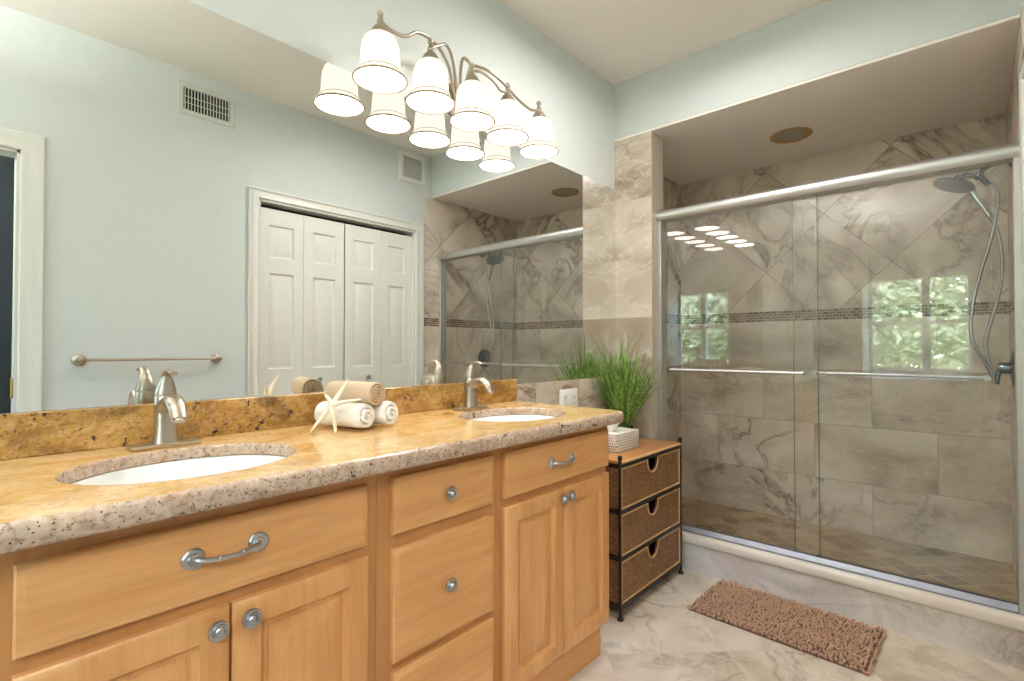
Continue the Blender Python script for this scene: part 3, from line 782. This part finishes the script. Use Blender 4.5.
for x in LX:
    so = MB().lathe([(.036, 2.112), (.037, 2.117), (.030, 2.132), (.022, 2.146), (.012, 2.156), (.009, 2.162), (.011, 2.168), (.008, 2.176), (.006, 2.182), (.010, 2.188), (.0105, 2.194), (.006, 2.200), (.001, 2.201)], (x, LY, 0), seg=22)
    obj('socket_cup', so, M['nickel'], vl)
    sh = MB().lathe([(.026, 2.124), (.040, 2.118), (.051, 2.106), (.057, 2.090), (.060, 2.065), (.0615, 2.040), (.0625, 2.018), (.0655, 2.013), (.067, 2.008), (.0645, 2.004), (.068, 1.998), (.076, 1.990), (.081, 1.985), (.082, 1.982)], (x, LY, 0), seg=36, cap0=False, cap1=False)
    o = obj('bell_shade', sh, M['shade'], vl, 60)
    si = MB().lathe([(.020, 2.119), (.036, 2.114), (.047, 2.102), (.053, 2.087), (.056, 2.064), (.0575, 2.040), (.0585, 2.020), (.0605, 2.010), (.0635, 2.000), (.071, 1.9905), (.0785, 1.984), (.081, 1.9805)], (x, LY, 0), seg=36, cap0=False, cap1=False)
    tag(obj('inner_glass', si, M['shade_in'], o, 60), 'brightly lit inner face')
    tag(obj('shade_rim', MB().tube([(x + .082 * math.cos(2 * PI * i / 36), LY + .082 * math.sin(2 * PI * i / 36), 1.982) for i in range(37)], .0034, 8, cap=False), plain('frosted_rim', (176, 156, 132), .5) if x == LX[0] else bpy.data.materials['frosted_rim'], o, 60), 'darker frosted lip')
    ring = MB().tube([(x + .0645 * math.cos(2 * PI * i / 36), LY + .0645 * math.sin(2 * PI * i / 36), 2.006) for i in range(37)], .0016, 8, cap=False)
    tag(obj('shade_bead', ring, bpy.data.materials['frosted_rim'], o, 60), 'darker bead above the flare')

# ------------------------------------------------------------------ fill lights added out of view, first a flush one over the aisle
fl = thing('ceiling_fill_light', 'added fill light shaped as a round flush ceiling light over the vanity aisle', 'light fixture', (1.75, .78, ZC))
obj('base_ring', MB().lathe([(.15, 0), (.155, -.02), (.15, -.03), (.14, -.03), (.14, 0)], (1.75, .78, ZC), seg=40), M['nickel'], fl)
obj('diffuser', MB().lathe([(.139, -.028), (.12, -.055), (.08, -.072), (.03, -.080), (.001, -.081)], (1.75, .78, ZC), seg=40, cap0=True), emit('fill_diffuser', (1, .94, .87, 1), 3.0), fl, 60)
ad = bpy.data.lights.new('flush_fill', 'AREA'); ad.shape = 'DISK'; ad.size = .28; ad.energy = CEIL_FILL_W; ad.color = (1, .96, .91)
ao = bpy.data.objects.new('flush_fill_light', ad); COL.objects.link(ao); ao.parent = fl; ao.location = (0, 0, -.09)

pu = thing('pendant_fill_lamp', 'added fill light shaped as a white bowl pendant throwing light up, behind the camera by the window', 'light fixture', (-.40, .75, ZC))  # pendant added to spread even bounce light through the room
obj('canopy', MB().lathe([(.06, 0), (.058, -.015), (.02, -.024), (.006, -.03)], (-.40, .75, ZC), seg=24), M['nickel'], pu)
for k in range(3):
    a = 2 * PI * k / 3
    obj('rod', MB().tube([(-.40 + .012 * math.cos(a), .75 + .012 * math.sin(a), ZC - .025), (-.40 + .158 * math.cos(a), .75 + .158 * math.sin(a), 2.262)], .003, 8), M['nickel'], pu)
obj('bowl', MB().lathe([(.001, 2.19), (.08, 2.195), (.13, 2.215), (.16, 2.25), (.165, 2.265), (.160, 2.265), (.154, 2.252), (.126, 2.222), (.078, 2.202), (.001, 2.198)], (-.40, .75, 0), seg=40), M['plastic'], pu, 60)
ud = bpy.data.lights.new('bowl_fill', 'AREA'); ud.shape = 'DISK'; ud.size = .24; ud.energy = UP_FILL_W; ud.color = (1, .96, .91)
uo = bpy.data.objects.new('bowl_fill_light', ud); COL.objects.link(uo); uo.parent = pu; uo.location = (0, 0, 2.245 - ZC); uo.rotation_euler = (PI, 0, 0)
hl = thing('hall_fill_light', 'added fill light shaped as a white globe in the dark space beyond the entry doorway', 'light fixture', (-.80, -.80, 2.5))  # globe added to brighten the cabinet fronts through the doorway
obj('stem', MB().lathe([(.06, 0), (.058, -.02), (.012, -.026), (.012, -.09), (.03, -.10)], (-.80, -.80, 2.5), seg=24), M['nickel'], hl)
obj('globe', MB().sphere((-.80, -.80, 2.28), .12, (1, 1, 1), 28, 18), M['globe'], hl, 60)
pd = bpy.data.lights.new('globe_fill', 'POINT'); pd.energy = HALL_FILL_W; pd.color = (1, .96, .91); pd.shadow_soft_size = .13
po = bpy.data.objects.new('globe_fill_light', pd); COL.objects.link(po); po.parent = hl; po.location = (0, 0, -.22)

# ------------------------------------------------------------------ shower enclosure
se = thing('shower_enclosure', 'chrome framed sliding glass shower door on the stone curb', 'shower door', (2.62, .57, .185))
hp = [(2.583, 1.836), (2.575, 1.845), (2.571, 1.858), (2.572, 1.872), (2.580, 1.884), (2.592, 1.890), (2.645, 1.890), (2.652, 1.886), (2.655, 1.876), (2.655, 1.836)]
m = MB(); m.rings([[(x, YR + .009, z) for x, z in hp], [(x, YP + .004, z) for x, z in hp]])
obj('header_rail', m, M['satin'], se, 40)
obj('side_jamb', MB().box(2.588, 2.652, YP - .020, YP + .0005, .186, 1.838, .002, 1), M['satin'], se, 40)
obj('side_jamb', MB().box(2.588, 2.652, YR + .0085, YR + .030, .186, 1.838, .002, 1), M['satin'], se, 40)
m = MB(); tp = [(2.590, .1855), (2.590, .193), (2.594, .199), (2.600, .205), (2.606, .212), (2.611, .212), (2.611, .196), (2.640, .196), (2.640, .205), (2.648, .205), (2.650, .1855)]
m.rings([[(x, YR + .031, z) for x, z in tp], [(x, YP - .021, z) for x, z in tp]])
obj('bottom_track', m, plain('track_aluminium', (150, 154, 164), .5, 1), se, 30)
g1 = obj('sliding_panel', MB().box(2.614, 2.620, .512, YP - .022, .200, 1.842), M['glass'], se, 0)
obj('polished_edge', MB().box(2.6138, 2.6202, .5095, .5125, .200, 1.842), plain('glass_edge', (96, 118, 110), .2), g1, 0)
g2 = obj('sliding_panel', MB().box(2.629, 2.635, YR + .032, .612, .200, 1.842), M['glass'], se, 0)
obj('polished_edge', MB().box(2.6288, 2.6352, .6115, .6140, .200, 1.842), bpy.data.materials['glass_edge'], g2, 0)
def bar(y0, y1, x, xg, par, z=1.029):
    b = MB().tube([(x, y0, z), (x, y1, z)], .0075, 12)
    o = obj('towel_bar', b, M['satin'], par)
    for y in (y0 + .012, y1 - .012):
        obj('bar_bracket', MB().lathe([(.011, 0), (.011, abs(x - xg) - .001)], (min(x, xg) + .0005, y, z), 'x', 16), M['satin'], par)
bar(.560, 1.190, 2.575, 2.614, g1); bar(-.055, .545, 2.668, 2.635, g2)
obj('panel_guide', MB().box(2.6115, 2.628, .505, .525, .1965, .215, .001, 1), M['black'], se, 30)

# ------------------------------------------------------------------ hand shower, hose and valve
yr = YR + .008
sv = thing('shower_valve', 'round chrome shower valve on the tiled right wall below the hand shower', 'shower valve', (3.10, yr, 1.055))
obj('escutcheon', MB().lathe([(.078, 0), (.078, .004), (.070, .010), (.045, .014), (.034, .018), (.001, .019)], (3.10, yr, 1.055), 'y', 36), M['dark_chrome'], sv, 30)
m = MB().lathe([(.026, .017), (.025, .045), (.020, .055), (.001, .058)], (3.10, yr, 1.055), 'y', 24)
m.tube([(3.10, yr + .045, 1.055), (3.085, yr + .055, 1.02), (3.08, yr + .058, .985)], [.010, .009, .007], 10)
obj('lever_handle', m, M['dark_chrome'], sv, 40)
hs = thing('hand_shower', 'chrome double shower head with hand wand hanging on a looping hose', 'shower head', (3.06, yr, 1.93))
obj('wall_flange', MB().lathe([(.034, 0), (.033, .006), (.02, .014), (.012, .018)], (3.07, yr, 1.955), 'y', 24), M['dark_chrome'], hs)
obj('shower_arm', MB().tube(spline([(3.07, yr + .01, 1.955), (3.068, yr + .05, 1.955), (3.062, yr + .085, 1.94), (3.058, yr + .105, 1.915)], 6), .0105, 12), M['dark_chrome'], hs, 60)
m = MB().sphere((3.057, yr + .108, 1.908), .020)
m.tube([(3.057, yr + .105, 1.905), (3.075, yr + .075, 1.865)], .012, 10)
obj('diverter', m, M['dark_chrome'], hs, 60)
def face(c_, n_, r, m):
    c_ = Vector(c_); n_ = Vector(n_).normalized(); a_ = n_.cross(Vector((1, 0, 0))).normalized(); b_ = n_.cross(a_)
    prof_ = [(.012, -.045), (.018, -.028), (.040, -.016), (r * .93, -.008), (r, 0), (r * .97, .006), (r * .85, .008), (.001, .009)]
    m.rings([[c_ + n_ * z + (a_ * math.cos(t_) + b_ * math.sin(t_)) * rr for t_ in [2 * PI * i / 28 for i in range(28)]] for rr, z in prof_])
m = MB(); face((3.035, .052, 1.878), (-.15, .40, -1), .078, m); m.tube([(3.054, yr + .115, 1.907), (3.046, .010, 1.918), (3.040, .036, 1.910)], .012, 10)
obj('spray_head', m, M['dark_chrome'], hs, 40)
m = MB(); m.tube(spline([(3.070, -.000, 1.868), (3.075, -.022, 1.815), (3.080, -.048, 1.765), (3.085, -.068, 1.722)], 6), [.016] * 3 + [.0135] * 6 + [.012] * 4 + [.0115] * 6, 12)
obj('hand_wand', m, M['chrome'], hs, 60)
hose = spline([(3.085, -.068, 1.722), (3.095, -.090, 1.66), (3.10, -.103, 1.56), (3.115, -.100, 1.42), (3.12, -.070, 1.28), (3.115, -.048, 1.17), (3.105, -.058, 1.08), (3.10, -.078, 1.03),
               (3.09, -.070, 1.02), (3.075, -.040, 1.09), (3.070, -.002, 1.19), (3.075, -.006, 1.33), (3.085, -.034, 1.48), (3.09, -.072, 1.64), (3.085, -.092, 1.78), (3.075, -.085, 1.855), (3.066, -.050, 1.892), (3.060, -.024, 1.905)], 8)
obj('hose', MB().tube(hose, .0065, 8), brushed('hose_steel', (190, 190, 190), .3, (3, 3, 900)), hs, 60)

# ------------------------------------------------------------------ recessed light in the shower ceiling
rl = thing('recessed_light', 'round recessed downlight with bronze ring in the shower ceiling', 'downlight', (3.092, .725, ZS))
obj('trim_ring', MB().lathe([(.104, 0), (.104, -.004), (.098, -.008), (.074, -.006), (.068, -.001), (.068, 0)], (3.092, .725, ZS), seg=40), M['gold_trim'], rl)
obj('lens', MB().lathe([(.0675, -.0005), (.0675, -.003), (.04, -.006), (.001, -.007)], (3.092, .725, ZS), seg=32), M['lens'], rl)

# ------------------------------------------------------------------ things on the opposite wall
av = thing('air_vent', 'rectangular white air vent with dark slots high on the wall above the towel bar', 'vent', (.945, YR, 2.40))
m = MB(); vx0, vx1, vz0, vz1 = .802, 1.089, 2.400, 2.575
m.rings([[(vx0 + i, YR + d, vz0 + i), (vx1 - i, YR + d, vz0 + i), (vx1 - i, YR + d, vz1 - i), (vx0 + i, YR + d, vz1 - i)] for i, d in [(0, 0), (0, .004), (.006, .009), (.026, .008), (.030, .001)]], False, False)
obj('frame', m, M['grille'], av)
obj('duct_back', MB().box(vx0 + .028, vx1 - .028, YR + .0002, YR + .0008, vz0 + .028, vz1 - .028), M['void'], av, 0)
for k in range(15):
    x = vx0 + .036 + k * (vx1 - vx0 - .072) / 14
    obj('louver', MB().box(x - .0022, x + .0022, YR + .001, YR + .0075, vz0 + .029, vz1 - .029), M['grille'], av, 0)
m = MB()
for z in (vz0 + .066, vz0 + .10): m.box(vx0 + .03, vx1 - .03, YR + .001, YR + .004, z - .0015, z + .0015)
obj('cross_bars', m, M['grille'], av, 0)
ef = thing('exhaust_grille', 'square white fan grille high on the wall above the closet', 'fan grille', (2.33, YR, 2.39))
m = MB(); gx0, gx1, gz0, gz1 = 2.215, 2.452, 2.388, 2.606
m.rings([[(gx0 + i, YR + d, gz0 + i), (gx1 - i, YR + d, gz0 + i), (gx1 - i, YR + d, gz1 - i), (gx0 + i, YR + d, gz1 - i)] for i, d in [(0, 0), (0, .010), (.008, .016), (.030, .016), (.034, .008)]], False, False)
obj('frame', m, M['white'], ef)
obj('backing', MB().box(gx0 + .03, gx1 - .03, YR + .0005, YR + .004, gz0 + .03, gz1 - .03), plain('grille_shadow', (128, 130, 126), .7), ef, 0)
for k in range(16):
    z = gz0 + .040 + k * (gz1 - gz0 - .080) / 15
    obj('slat', MB().box(gx0 + .032, gx1 - .032, YR + .004, YR + .010, z - .0032, z + .0022), M['grille'], ef, 0)
obj('center_boss', MB().lathe([(.012, 0), (.012, .004), (.001, .006)], ((gx0 + gx1) / 2, YR + .010, (gz0 + gz1) / 2), 'y', 18), M['grille'], ef)
tb = thing('towel_rail', 'empty brushed nickel towel rail on the wall opposite the mirror', 'towel rail', (.70, YR, 1.087))
for x in (.412, 1.000):
    obj('mount', MB().lathe([(.028, 0), (.028, .005), (.023, .011), (.014, .016), (.011, .03), (.013, .045), (.016, .055), (.013, .064), (.001, .068)], (x, YR, 1.087), 'y', 26), M['nickel'], tb, 40)
obj('rod', MB().tube([(.412, YR + .052, 1.087), (1.000, YR + .052, 1.087)], .0075, 14), M['nickel'], tb)

# ------------------------------------------------------------------ outlet under the mirror
ol = thing('wall_outlet', 'white double outlet plate on the tile below the mirror, behind the counter end', 'outlet', (2.06, YW - .010, .825))
obj('cover_plate', MB().box(1.985, 2.135, YW - .016, YW - .0102, .825, .942, .003, 2), M['plastic'], ol)
for x in (2.025, 2.095):
    f = obj('receptacle', MB().box(x - .017, x + .017, YW - .0185, YW - .0162, .850, .917, .001, 1), M['plastic'], ol, 0)
    for z in (.866, .900):
        for dx in (-.006, .006): obj('slot', MB().box(x + dx - .0012, x + dx + .0012, YW - .0189, YW - .0184, z - .005, z + .005), M['void'], f, 0)

# ------------------------------------------------------------------ wicker chest
cx0, cx1, cy0, cy1 = 1.904, 2.502, 1.105, 1.470
wc = thing('wicker_chest', 'three drawer wicker chest with black iron frame between vanity and shower', 'chest of drawers', ((cx0 + cx1) / 2, (cy0 + cy1) / 2, 0))
for x in (cx0, cx1):
    for y in (cy0, cy1):
        m = MB().lathe([(.013, .0005), (.014, .006), (.008, .016), (.0065, .02), (.0065, .668), (.009, .672), (.0105, .680), (.007, .688), (.001, .690)], (x, y, 0), seg=14)
        obj('post', m, M['black'], wc)
m = MB()
for z in (.052, .252, .448, .644):
    for y in (cy0, cy1): m.box(cx0, cx1, y - .004, y + .004, z - .008, z + .008)
    for x in (cx0, cx1): m.box(x - .004, x + .004, cy0, cy1, z - .008, z + .008)
obj('cross_rails', m, M['black'], wc, 0)
tp_ = obj('top', MB().box(cx0 + .008, cx1 - .008, cy0 + .002, cy1 - .002, .650, .664, .003, 2), M['chest_top'], wc)
tag(obj('binding', MB().tube([(cx0 + .010, cy0 - .001, .657), (cx1 - .010, cy0 - .001, .657)], .0065, 10), M['rattan'], wc), 'pale rattan edge of the top')
for z0, z1 in ((.062, .240), (.262, .436), (.458, .634)):
    xm = (cx0 + cx1) / 2; hw, hh = .052, .066
    yf = cy0 + .002
    poly = [(cx0 + .010, z0), (cx1 - .010, z0), (cx1 - .010, z1), (xm + hw, z1)]
    U = [(xm + hw * math.cos(a), z1 - .012 + (hh - .012) * math.sin(a)) for a in [-PI * k / 14 for k in range(15)]]
    poly += U + [(xm - hw, z1), (cx0 + .010, z1)]
    # front panel as strips of quads around the half round grip
    xs = [cx0 + .010, xm - hw, xm + hw, cx1 - .010]
    m = MB()
    def quad(xa, xb, ta, tb):
        v = [m.bm.verts.new((x, y, z)) for y in (yf, yf + .012) for x, z in ((xa, z0), (xb, z0), (xb, tb), (xa, ta))]
        for f in ((0, 1, 2, 3), (7, 6, 5, 4), (3, 2, 6, 7), (0, 4, 5, 1)): m.bm.faces.new([v[i] for i in f])
    quad(xs[0], xs[1], z1, z1); quad(xs[-2], xs[-1], z1, z1)
    Uz = [(xm - hw, z1 - .012)] + U[::-1][1:-1] + [(xm + hw, z1 - .012)]
    for (xa, ta), (xb, tb) in zip(Uz[:-1], Uz[1:]): quad(xa, xb, ta, tb)
    bmesh.ops.remove_doubles(m.bm, verts=m.bm.verts[:], dist=1e-5)
    d = obj('drawer', m, M['wicker'], wc, 0)
    m = MB().box(cx0 + .010, cx0 + .020, yf + .012, cy1 - .012, z0, z1).box(cx1 - .020, cx1 - .010, yf + .012, cy1 - .012, z0, z1)
    m.box(cx0 + .020, cx1 - .020, cy1 - .022, cy1 - .012, z0, z1).box(cx0 + .020, cx1 - .020, yf + .012, cy1 - .022, z0, z0 + .008)
    obj('basket_side', m, M['wicker_side'], d, 0)
    rim = [(xm + hw, yf - .001, z1 - .001)] + [(x, yf - .001, z) for x, z in U] + [(xm - hw, yf - .001, z1 - .001)]
    tag(obj('cutout_binding', MB().tube(rim, .0035, 8), M['rattan'], d, 60), 'pale rattan edge of the half round grip')
    b = MB().tube([(cx0 + .012, yf - .001, z1 - .003), (xm - hw, yf - .001, z1 - .003)], .0045, 8).tube([(xm + hw, yf - .001, z1 - .003), (cx1 - .012, yf - .001, z1 - .003)], .0045, 8)
    b.tube([(cx0 + .012, yf - .001, z0 + .003), (cx1 - .012, yf - .001, z0 + .003)], .004, 8)
    b.tube([(cx0 + .013, yf - .001, z0), (cx0 + .013, yf - .001, z1)], .004, 8).tube([(cx1 - .013, yf - .001, z0), (cx1 - .013, yf - .001, z1)], .004, 8)
    obj('edge_binding', b, M['rattan'], d, 60)
ZQ = .664
# tissue box
tx = thing('tissue_box', 'white dotted tissue box cover on top of the wicker chest in front of the plant', 'tissue box', (2.135, 1.25, ZQ))
m = MB().box(2.030, 2.240, 1.195, 1.310, ZQ + .0005, ZQ + .088, .003, 2)
obj('cover', m, M['dots'], tx)
m = MB(); rnd = random.Random(4); R = []
for k in range(8):
    f_ = k / 7; z = ZQ + .0875 + f_ * .055
    R.append([(2.085 + math.cos(a) * (.030 + .025 * f_) * (1 + .28 * math.sin(3 * a + 5 * f_)), 1.252 + math.sin(a) * (.006 + .014 * f_) + .012 * f_ * math.sin(2 * a + 1), z + .010 * f_ * math.sin(2 * a + 1.3)) for a in [2 * PI * i / 24 for i in range(24)]])
obj('tissue', m.rings(R, False, False), M['tissue'], tx, 60)
# potted grass
px, py = 2.395, 1.365
pg = thing('potted_grass', 'green artificial grass in a small dark pot on the wicker chest behind the tissue box', 'plant', (px, py, ZQ))
obj('pot', MB().lathe([(.036, .0005), (.040, .004), (.046, .050), (.048, .054), (.048, .066), (.044, .067), (.042, .060), (.040, .052), (.001, .051)], (px, py, ZQ), seg=30), M['pot'], pg)
tag(obj('pot_band', MB().lathe([(.0485, .052), (.0492, .054), (.0492, .058), (.0485, .060)], (px, py, ZQ), seg=30, cap0=False, cap1=False), M['plastic'], pg), 'white band below the pot rim')
m = MB(); rnd = random.Random(11)
def blade(m, base, az, lean, h, wdt, droop):
    dx, dy = math.cos(az), math.sin(az); sx, sy = -dy, dx; P_ = []
    tw = rnd.uniform(-.5, .5)
    for k in range(8):
        f_ = k / 7
        out = lean * f_ + droop * f_ ** 3
        z = h * (f_ - .28 * (abs(lean) + droop) / max(h, .01) * f_ ** 2.5)
        c_ = Vector((base[0] + dx * out, min(base[1] + dy * out, YW - .022), base[2] + z))
        if c_.y > YP - .03: c_.x = min(c_.x, XP - .012)
        ww = wdt * (1 - f_ ** 2.2) * (.75 + .25 * min(1, f_ * 4)) + .0002
        a_ = tw * f_ * 2
        s2 = Vector((sx * math.cos(a_) + dx * math.sin(a_), sy * math.cos(a_) + dy * math.sin(a_), 0))
        fold = Vector((dx, dy, 0)) * ww * .35
        P_.append([c_ - s2 * ww, c_ + fold, c_ + s2 * ww])
    m.rings(P_, False, False, closed=False)
for k in range(170):
    az = rnd.uniform(0, 2 * PI); q = rnd.random() ** .75
    lean = q * .20 + .01
    bl = (px + .03 * q * math.cos(az) * rnd.random(), py + .03 * q * math.sin(az) * rnd.random(), ZQ + .05)
    blade(m, bl, az, lean, rnd.uniform(.38, .56) * (1.0 - .22 * q), rnd.uniform(.0055, .0088), rnd.uniform(0, .11) * q)
obj('grass_blades', m, M['blades'], pg, 0)

# ------------------------------------------------------------------ bath mat
bmx, bmy, bang = 2.353, .597, math.radians(-1.5)
L2, W2 = .325, .183
bt = thing('bath_mat', 'brown shaggy chenille bath mat on the floor before the shower curb', 'bath mat', (bmx, bmy, 0))
def rot2(x, y): return (bmx + x * math.cos(bang) - y * math.sin(bang), bmy + x * math.sin(bang) + y * math.cos(bang))
m = MB(); n_ = 10
R = []
for ins, z in [(.0, .0006), (.0, .007), (.006, .009)]:
    R.append([(*rot2(sx * (W2 - ins), sy * (L2 - ins)), z) for sx, sy in ((-1, -1), (1, -1), (1, 1), (-1, 1))])
obj('backing', m.rings(R), plain('mat_backing', (120, 90, 80), .9), bt, 0)
m = MB(); rnd = random.Random(5); bm = m.bm
base_ico = bmesh.new(); bmesh.ops.create_icosphere(base_ico, subdivisions=1, radius=1)
IV = [v.co.copy() for v in base_ico.verts]; IFc = [[v.index for v in f.verts] for f in base_ico.faces]; base_ico.free()
nx_, ny_ = 34, 60
for i in range(nx_):
    for j in range(ny_):
        x = -W2 + 2 * W2 * (i + .5 + rnd.uniform(-.4, .4)) / nx_; y = -L2 + 2 * L2 * (j + .5 + rnd.uniform(-.4, .4)) / ny_
        edge = i in (0, nx_ - 1) or j in (0, ny_ - 1)
        X, Y = rot2(x * (1.02 if edge else 1), y * (1.015 if edge else 1))
        rr = rnd.uniform(.0038, .0054); ln = rnd.uniform(1.3, 2.1)
        rotm = Matrix.Rotation(rnd.uniform(0, 2 * PI), 3, 'Z') @ Matrix.Rotation(rnd.uniform(.1, 1.2), 3, 'Y')
        zc = .012 + rnd.uniform(0, .007) - (.003 if edge else 0)
        vs = []
        for v in IV:
            q = rotm @ Vector((v.x * rr, v.y * rr, v.z * rr * ln)); vs.append(bm.verts.new((X + q.x, Y + q.y, max(zc + q.z, .0012))))
        for f in IFc: bm.faces.new([vs[k] for k in f])
tag(obj('pile', m, M['mat_pile'], bt, 80), 'looped chenille tufts', kind='stuff')

# ------------------------------------------------------------------ outside the window
struct('ground', MB().box(-40, XK - .7, -25, 25, -.6, -.5), M['lawn'], 'lawn outside the window', 0)
def tree(name, x, y, h, r, label, seed, n=5200):
    rnd = random.Random(seed); t = thing(name, label, 'tree', (x, y, -.5), 'trees outside the window')
    obj('trunk', MB().tube(spline([(x, y, -.5), (x + .1, y + .05, h * .3), (x - .05, y, h * .75)], 5), [.10 - .006 * i for i in range(11)], 10), M['bark'], t)
    m = MB(); bm = m.bm
    for _ in range(n):
        a = rnd.uniform(0, 2 * PI); u_ = rnd.uniform(-1, 1); q = rnd.random() ** .4 * r
        c_ = Vector((x + q * math.cos(a) * math.sqrt(1 - u_ * u_), y + q * math.sin(a) * math.sqrt(1 - u_ * u_), h * .58 + q * u_ * h * .42 / r))
        s_ = rnd.uniform(.07, .14)
        d1 = Vector((rnd.uniform(-1, 1), rnd.uniform(-1, 1), rnd.uniform(-.6, .6))).normalized(); d2 = d1.cross(Vector((rnd.uniform(-1, 1), rnd.uniform(-1, 1), rnd.uniform(-1, 1)))).normalized()
        bm.faces.new([bm.verts.new(c_ + d1 * s_ * p_ + d2 * s_ * .5 * q_) for p_, q_ in ((-1, 0), (0, -1), (1, 0), (0, 1))])
    obj('foliage', m, M['leaf'], t, 0)
hd = thing('screening_hedge', 'long leafy hedge added beyond the lawn to cover the bright horizon', 'hedge', (-13.5, 0, -.5))  # hedge added to block bright horizon sky showing between the trees
m = MB(); rnd = random.Random(77)
for _ in range(7000):
    c_ = Vector((-13.5 + rnd.uniform(-.5, .5), rnd.uniform(-8, 9), rnd.uniform(-.45, 2.3))); s_ = rnd.uniform(.10, .18)
    d1 = Vector((rnd.uniform(-.4, .4), rnd.uniform(-1, 1), rnd.uniform(-1, 1))).normalized(); d2 = d1.cross(Vector((1, rnd.uniform(-.4, .4), rnd.uniform(-.4, .4)))).normalized()
    m.bm.faces.new([m.bm.verts.new(c_ + d1 * s_ * p_ + d2 * s_ * .6 * q_) for p_, q_ in ((-1, 0), (0, -1), (1, 0), (0, 1))])
obj('foliage', m, M['leaf'], hd, 0)
for k in range(12): obj('stem', MB().tube([(-13.5, -7.5 + k * 1.45, -.5), (-13.5, -7.4 + k * 1.45, 1.6)], [.04, .02], 8), M['bark'], hd, 40)
for k, (x, y, h, r) in enumerate([(-6.5, -1.8, 3.4, 1.3), (-7.2, 1.0, 4.2, 1.5), (-6.8, 4.0, 3.2, 1.2), (-9.5, -3.5, 5.0, 2.0), (-11.6, 1.6, 5.5, 1.6)]):
    tree('garden_tree', x, y, h, r, ['leafy tree outside the window on the entry side', 'leafy tree straight outside the window', 'leafy tree outside the window on the mirror side', 'taller leafy tree farther outside on the entry side', 'tallest leafy tree farther outside the window'][k], 20 + k)
